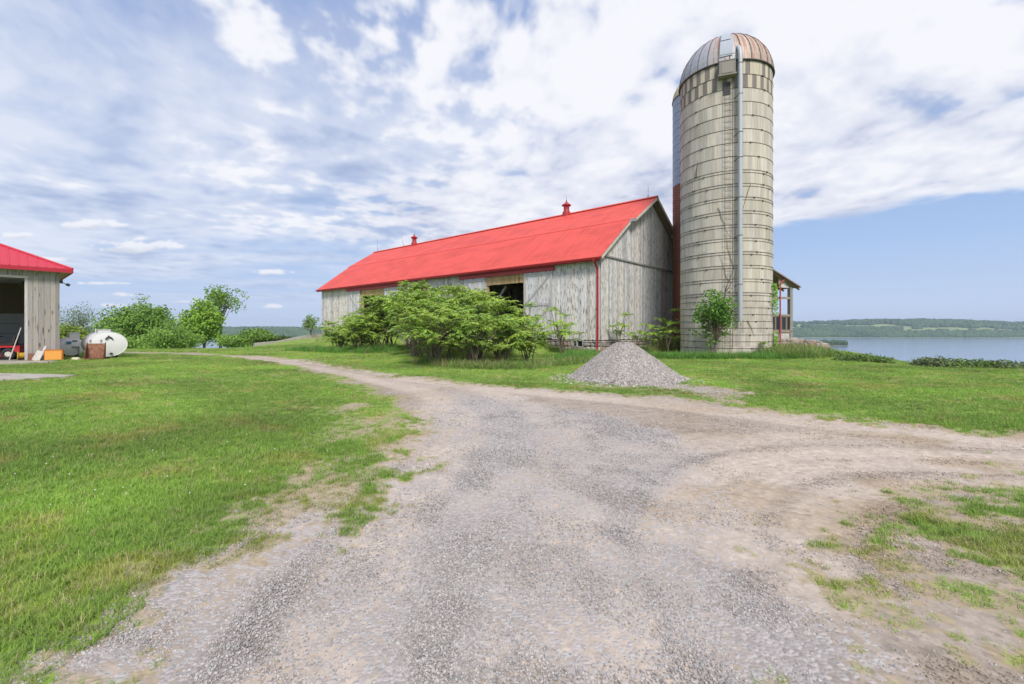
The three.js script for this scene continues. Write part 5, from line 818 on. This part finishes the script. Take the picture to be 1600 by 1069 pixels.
const inView = (x, d) => Math.abs(x) < d * 1.16 + 0.8;
const inSilo = (x, d) => Math.hypot(x - SILO[0], d - SILO[1]) < SR, inBarn = (x, d) => { const s = (x - BARN[0]) * D1[0] + (d - BARN[1]) * D1[1], t = (x - BARN[0]) * D2[0] + (d - BARN[1]) * D2[1]; return s > 0 && s < LEN && t > 0; }, inShed = (x, d) => { const s = (x - SHED[0]) * D1[0] + (d - SHED[1]) * D1[1], t = (x - SHED[0]) * D2[0] + (d - SHED[1]) * D2[1]; return s > -0.05 && t < 0.05; };
const SLABS = [[[-20, 15.8], [-16.6, 15.3], [-14.2, 14.9], [-13.9, 14.3], [-14.6, 13.6], [-15.8, 12.9], [-20, 12.2]], [[-23.5, 20.9], [-21.3, 21.6], [-20.9, 20.9], [-21.8, 19.6], [-24.5, 17.2], [-26.5, 18.5]]];
const onSlab = (x, d) => x < -13 && SLABS.some(s => sd(s, x, d) > 0.02);
{
  const r = rngOf(909), fine = [tuft(1, 9, 0.055, 0.035, 0.8, 0.004), tuft(2, 9, 0.065, 0.04, 1.0, 0.004), tuft(3, 8, 0.05, 0.035, 0.6, 0.0045), tuft(4, 8, 0.08, 0.03, 1.1, 0.004)], mid = [tuft(5, 14, 0.06, 0.09, 0.9, 0.007), tuft(6, 14, 0.075, 0.09, 1.1, 0.007), tuft(7, 12, 0.05, 0.09, 0.7, 0.008)];
  const color = (x, d) => { const n = fbm(x * 0.55 + 12, d * 0.55 + 80, 4), dry = sstep(0.55, 0.78, fbm(x * 1.7 + 44, d * 1.7 + 4, 4)), k = (0.72 + 0.5 * r()) * (0.52 + 1.05 * n), s = r() < 0.05 + 0.2 * dry; return s ? [0.42 * k, 0.37 * k, 0.18 * k] : [mix(0.205, 0.28, dry) * k, mix(0.35, 0.34, dry) * k, 0.042 * k]; };
  const near = [], far = [];
  const fill = (out, d0, d1, per, sc, jit) => { for (let d = d0; d < d1;) { const dd = Math.min(0.5, d1 - d), w = (d + dd) * 1.16 + 0.8, n = Math.round(per * dd * 2 * w); for (let k = 0; k < n; k++) { const x = (r() * 2 - 1) * w, e = d + r() * dd, g = cover(x, e); if (g < 0.06 + 0.7 * r()) continue; if (e > 18 && (inBarn(x, e) || inSilo(x, e) || inShed(x, e))) continue; if (onSlab(x, e)) continue; if (-sd(PLATEAU, x, e) > 8) continue; const c = color(x, e), lush = 0.7 + 0.7 * fbm(x * 0.8 + 2, e * 0.8 + 8, 3); out.push([x, drop(x, e), e, sc * (0.65 + 0.45 * r()), lush * (0.35 + 0.65 * g), ...c]); } d += dd; } };
  fill(near, 1.6, 4.5, 1300, 1, 1); fill(near, 4.5, 8, 700, 1.2, 1); fill(far, 8, 13, 210, 0.85); fill(far, 13, 22, 95, 0.95); fill(far, 22, 38, 34, 1.2);
  scatter('lawn_grass', 'short mown grass blades of the near lawn', 'grass', fine, grassMat, near); scatter('lawn_grass_beyond', 'mown grass of the lawn further off', 'grass', mid, grassMat, far);
  console.log('grass', near.length, far.length);
  // clover heads
  const cl = []; for (let k = 0; k < 260; k++) { const d = 3.5 + 14 * r(), x = -(0.35 + 0.8 * r()) * d; if (cover(x, d) > 0.9 && fbm(x * 0.7, d * 0.7, 3) > 0.5 && !onSlab(x, d)) cl.push([x, drop(x, d) + 0.055, d, 0.004 + 0.004 * r(), 1, 0.6, 0.58, 0.5]); }
  scatter('clover_flowers', 'tiny white clover heads in the left lawn', 'flowers', [new THREE.IcosahedronGeometry(1, 1)], M(1, 1, 1, 0.9), cl);
  // unmown growth along the buildings
  const weeds = [], W = [tuft(21, 16, 0.45, 0.1, 0.7, 0.011), tuft(22, 14, 0.6, 0.12, 0.9, 0.012), tuft(23, 16, 0.35, 0.14, 1.0, 0.014)];
  const strip = (pts, wid, n, sc, tone) => { for (let k = 0; k < n; k++) { const i = Math.floor(r() * (pts.length - 1)), t = r(), x = mix(pts[i][0], pts[i + 1][0], t) + (r() - 0.5) * wid, d = mix(pts[i][1], pts[i + 1][1], t) + (r() - 0.5) * wid; if (inSilo(x, d) || inBarn(x, d)) continue; const kk = (0.75 + 0.55 * r()), dryB = r() < tone[3]; weeds.push([x, H(x, d) - 0.02, d, sc * (0.6 + 0.8 * r()), 1, ...(dryB ? [0.4 * kk, 0.33 * kk, 0.18 * kk] : [tone[0] * kk, tone[1] * kk, tone[2] * kk])]); } };
  const green = [0.12, 0.29, 0.03, 0.04], olive = [0.17, 0.28, 0.045, 0.15], pale = [0.25, 0.3, 0.08, 0.3];
  strip([[-15.5, 33.5], [-11, 30.2], [-7.6, 27.6]], 1.8, 1100, 0.85, green); strip([[-3.6, 20.4], [-2, 18.2], [0, 17.6], [1.8, 19.4], [3.6, 21.6]], 1.5, 1300, 0.7, olive); strip([along(0, 2.2), [3.6, 24], [2.4, 21.6]], 1.6, 1200, 0.75, green); strip([along(0, 0.7), along(6, 0.8)], 0.8, 300, 0.8, olive);
  strip([along(12, 3), along(24, 4)], 4, 900, 0.9, olive); strip([[4.8, 25.4], [7.2, 24.8], [9.5, 24], [12, 24], [14.6, 24.6]], 2.0, 2500, 0.75, green); strip([[14.4, 24.6], [16.6, 26.6], [18.2, 29]], 2.4, 1900, 1.15, olive); strip([[15.4, 25.6], [17, 27.6]], 1.6, 500, 1.3, pale);
  strip([[14.4, 19], [16.6, 18.2], [20.2, 16.8], [24.5, 15.4]], 1.3, 500, 0.3, [0.18, 0.31, 0.04, 0.1]); strip([[18, 16.8], [21, 15]], 2.4, 500, 0.32, [0.24, 0.33, 0.04, 0.1]);
  { const gab = (t, o) => [BARN[0] + D2[0] * t - D1[0] * o, BARN[1] + D2[1] * t - D1[1] * o]; strip([gab(0.5, 0.9), gab(9, 1.2)], 1.4, 900, 0.95, olive); strip([gab(5.2, 1.6), gab(8.5, 2.4)], 0.9, 260, 1.7, pale); }
  scatter('tall_grass', 'unmown grass and weeds along the barn, silo and bank', 'weeds', W, grassMat, weeds);
}
{ // loose stones on the driveway
  const r = rngOf(515), pts = [];
  const fill = (d0, d1, per, s0, s1) => { for (let d = d0; d < d1; d += 0.25) { const w = Math.min((d + 0.25) * 1.16 + 0.5, 7), n = Math.round(per * 0.25 * 2 * w); for (let k = 0; k < n; k++) { const x = (r() * 2 - 1) * w, e = d + r() * 0.25, q = Math.max(sstep(-0.6, 0.5, mask(2, x, e) + 1.8 * (fbm(x * 0.9 + 70, e * 0.9 + 20, 4) - 0.5)), 0.85 * sstep(-0.4, 0.4, mask(3, x, e)), mask(0, x, e) > 0 ? 0.025 : 0) * (1 - 0.6 * mask(4, x, e)) * (1 - cover(x, e)); if (r() > q) continue; const s = (s0 + (s1 - s0) * Math.pow(r(), 2.2)), t = 0.205 + 0.27 * r(), wv = 0.035 * (r() - 0.3); pts.push([x, drop(x, e) + s * 0.25, e, s, 1, t + wv, t * 0.965, t * 0.95 - wv * 0.4, 1]); } } };
  fill(1.5, 3.2, 15000, 0.0025, 0.0078); fill(3.2, 5.5, 6500, 0.0035, 0.0092); fill(5.5, 9.5, 1700, 0.0055, 0.012); fill(9.5, 14.5, 200, 0.009, 0.018);
  scatter('loose_gravel', 'loose crushed stone lying on the driveway', 'gravel', gravelStone, stoneMat, pts); console.log('stones', pts.length);
  // crumbs of packed earth over the rest of the drive
  const cr = []; for (const [d0, d1, per, s0, s1] of [[1.5, 3.2, 5200, 0.002, 0.006], [3.2, 5.5, 2300, 0.003, 0.0085], [5.5, 9, 600, 0.005, 0.011]]) for (let d = d0; d < d1; d += 0.25) { const w = Math.min((d + 0.25) * 1.16 + 0.5, 9), n = Math.round(per * 0.25 * 2 * w); for (let k = 0; k < n; k++) { const x = (r() * 2 - 1) * w, e = d + r() * 0.25; if (mask(0, x, e) < -0.2 || r() < cover(x, e) || r() < 0.75 * mask(4, x, e)) continue; const s = s0 + (s1 - s0) * Math.pow(r(), 3), q = groundAt(x, e, true), t = 0.75 + 0.55 * r(); cr.push([x, drop(x, e) + s * 0.1, e, s, 0.8, q[0] * t, q[1] * t, q[2] * t, 1]); } }
  scatter('earth_crumbs', 'crumbs of dry earth on the packed driveway', 'earth', gravelStone, stoneMat, cr); console.log('crumbs', cr.length);
}
scene.traverse(o => { if (o.isMesh) { o.castShadow = true; o.receiveShadow = true; } });
renderer.render(scene, camera);
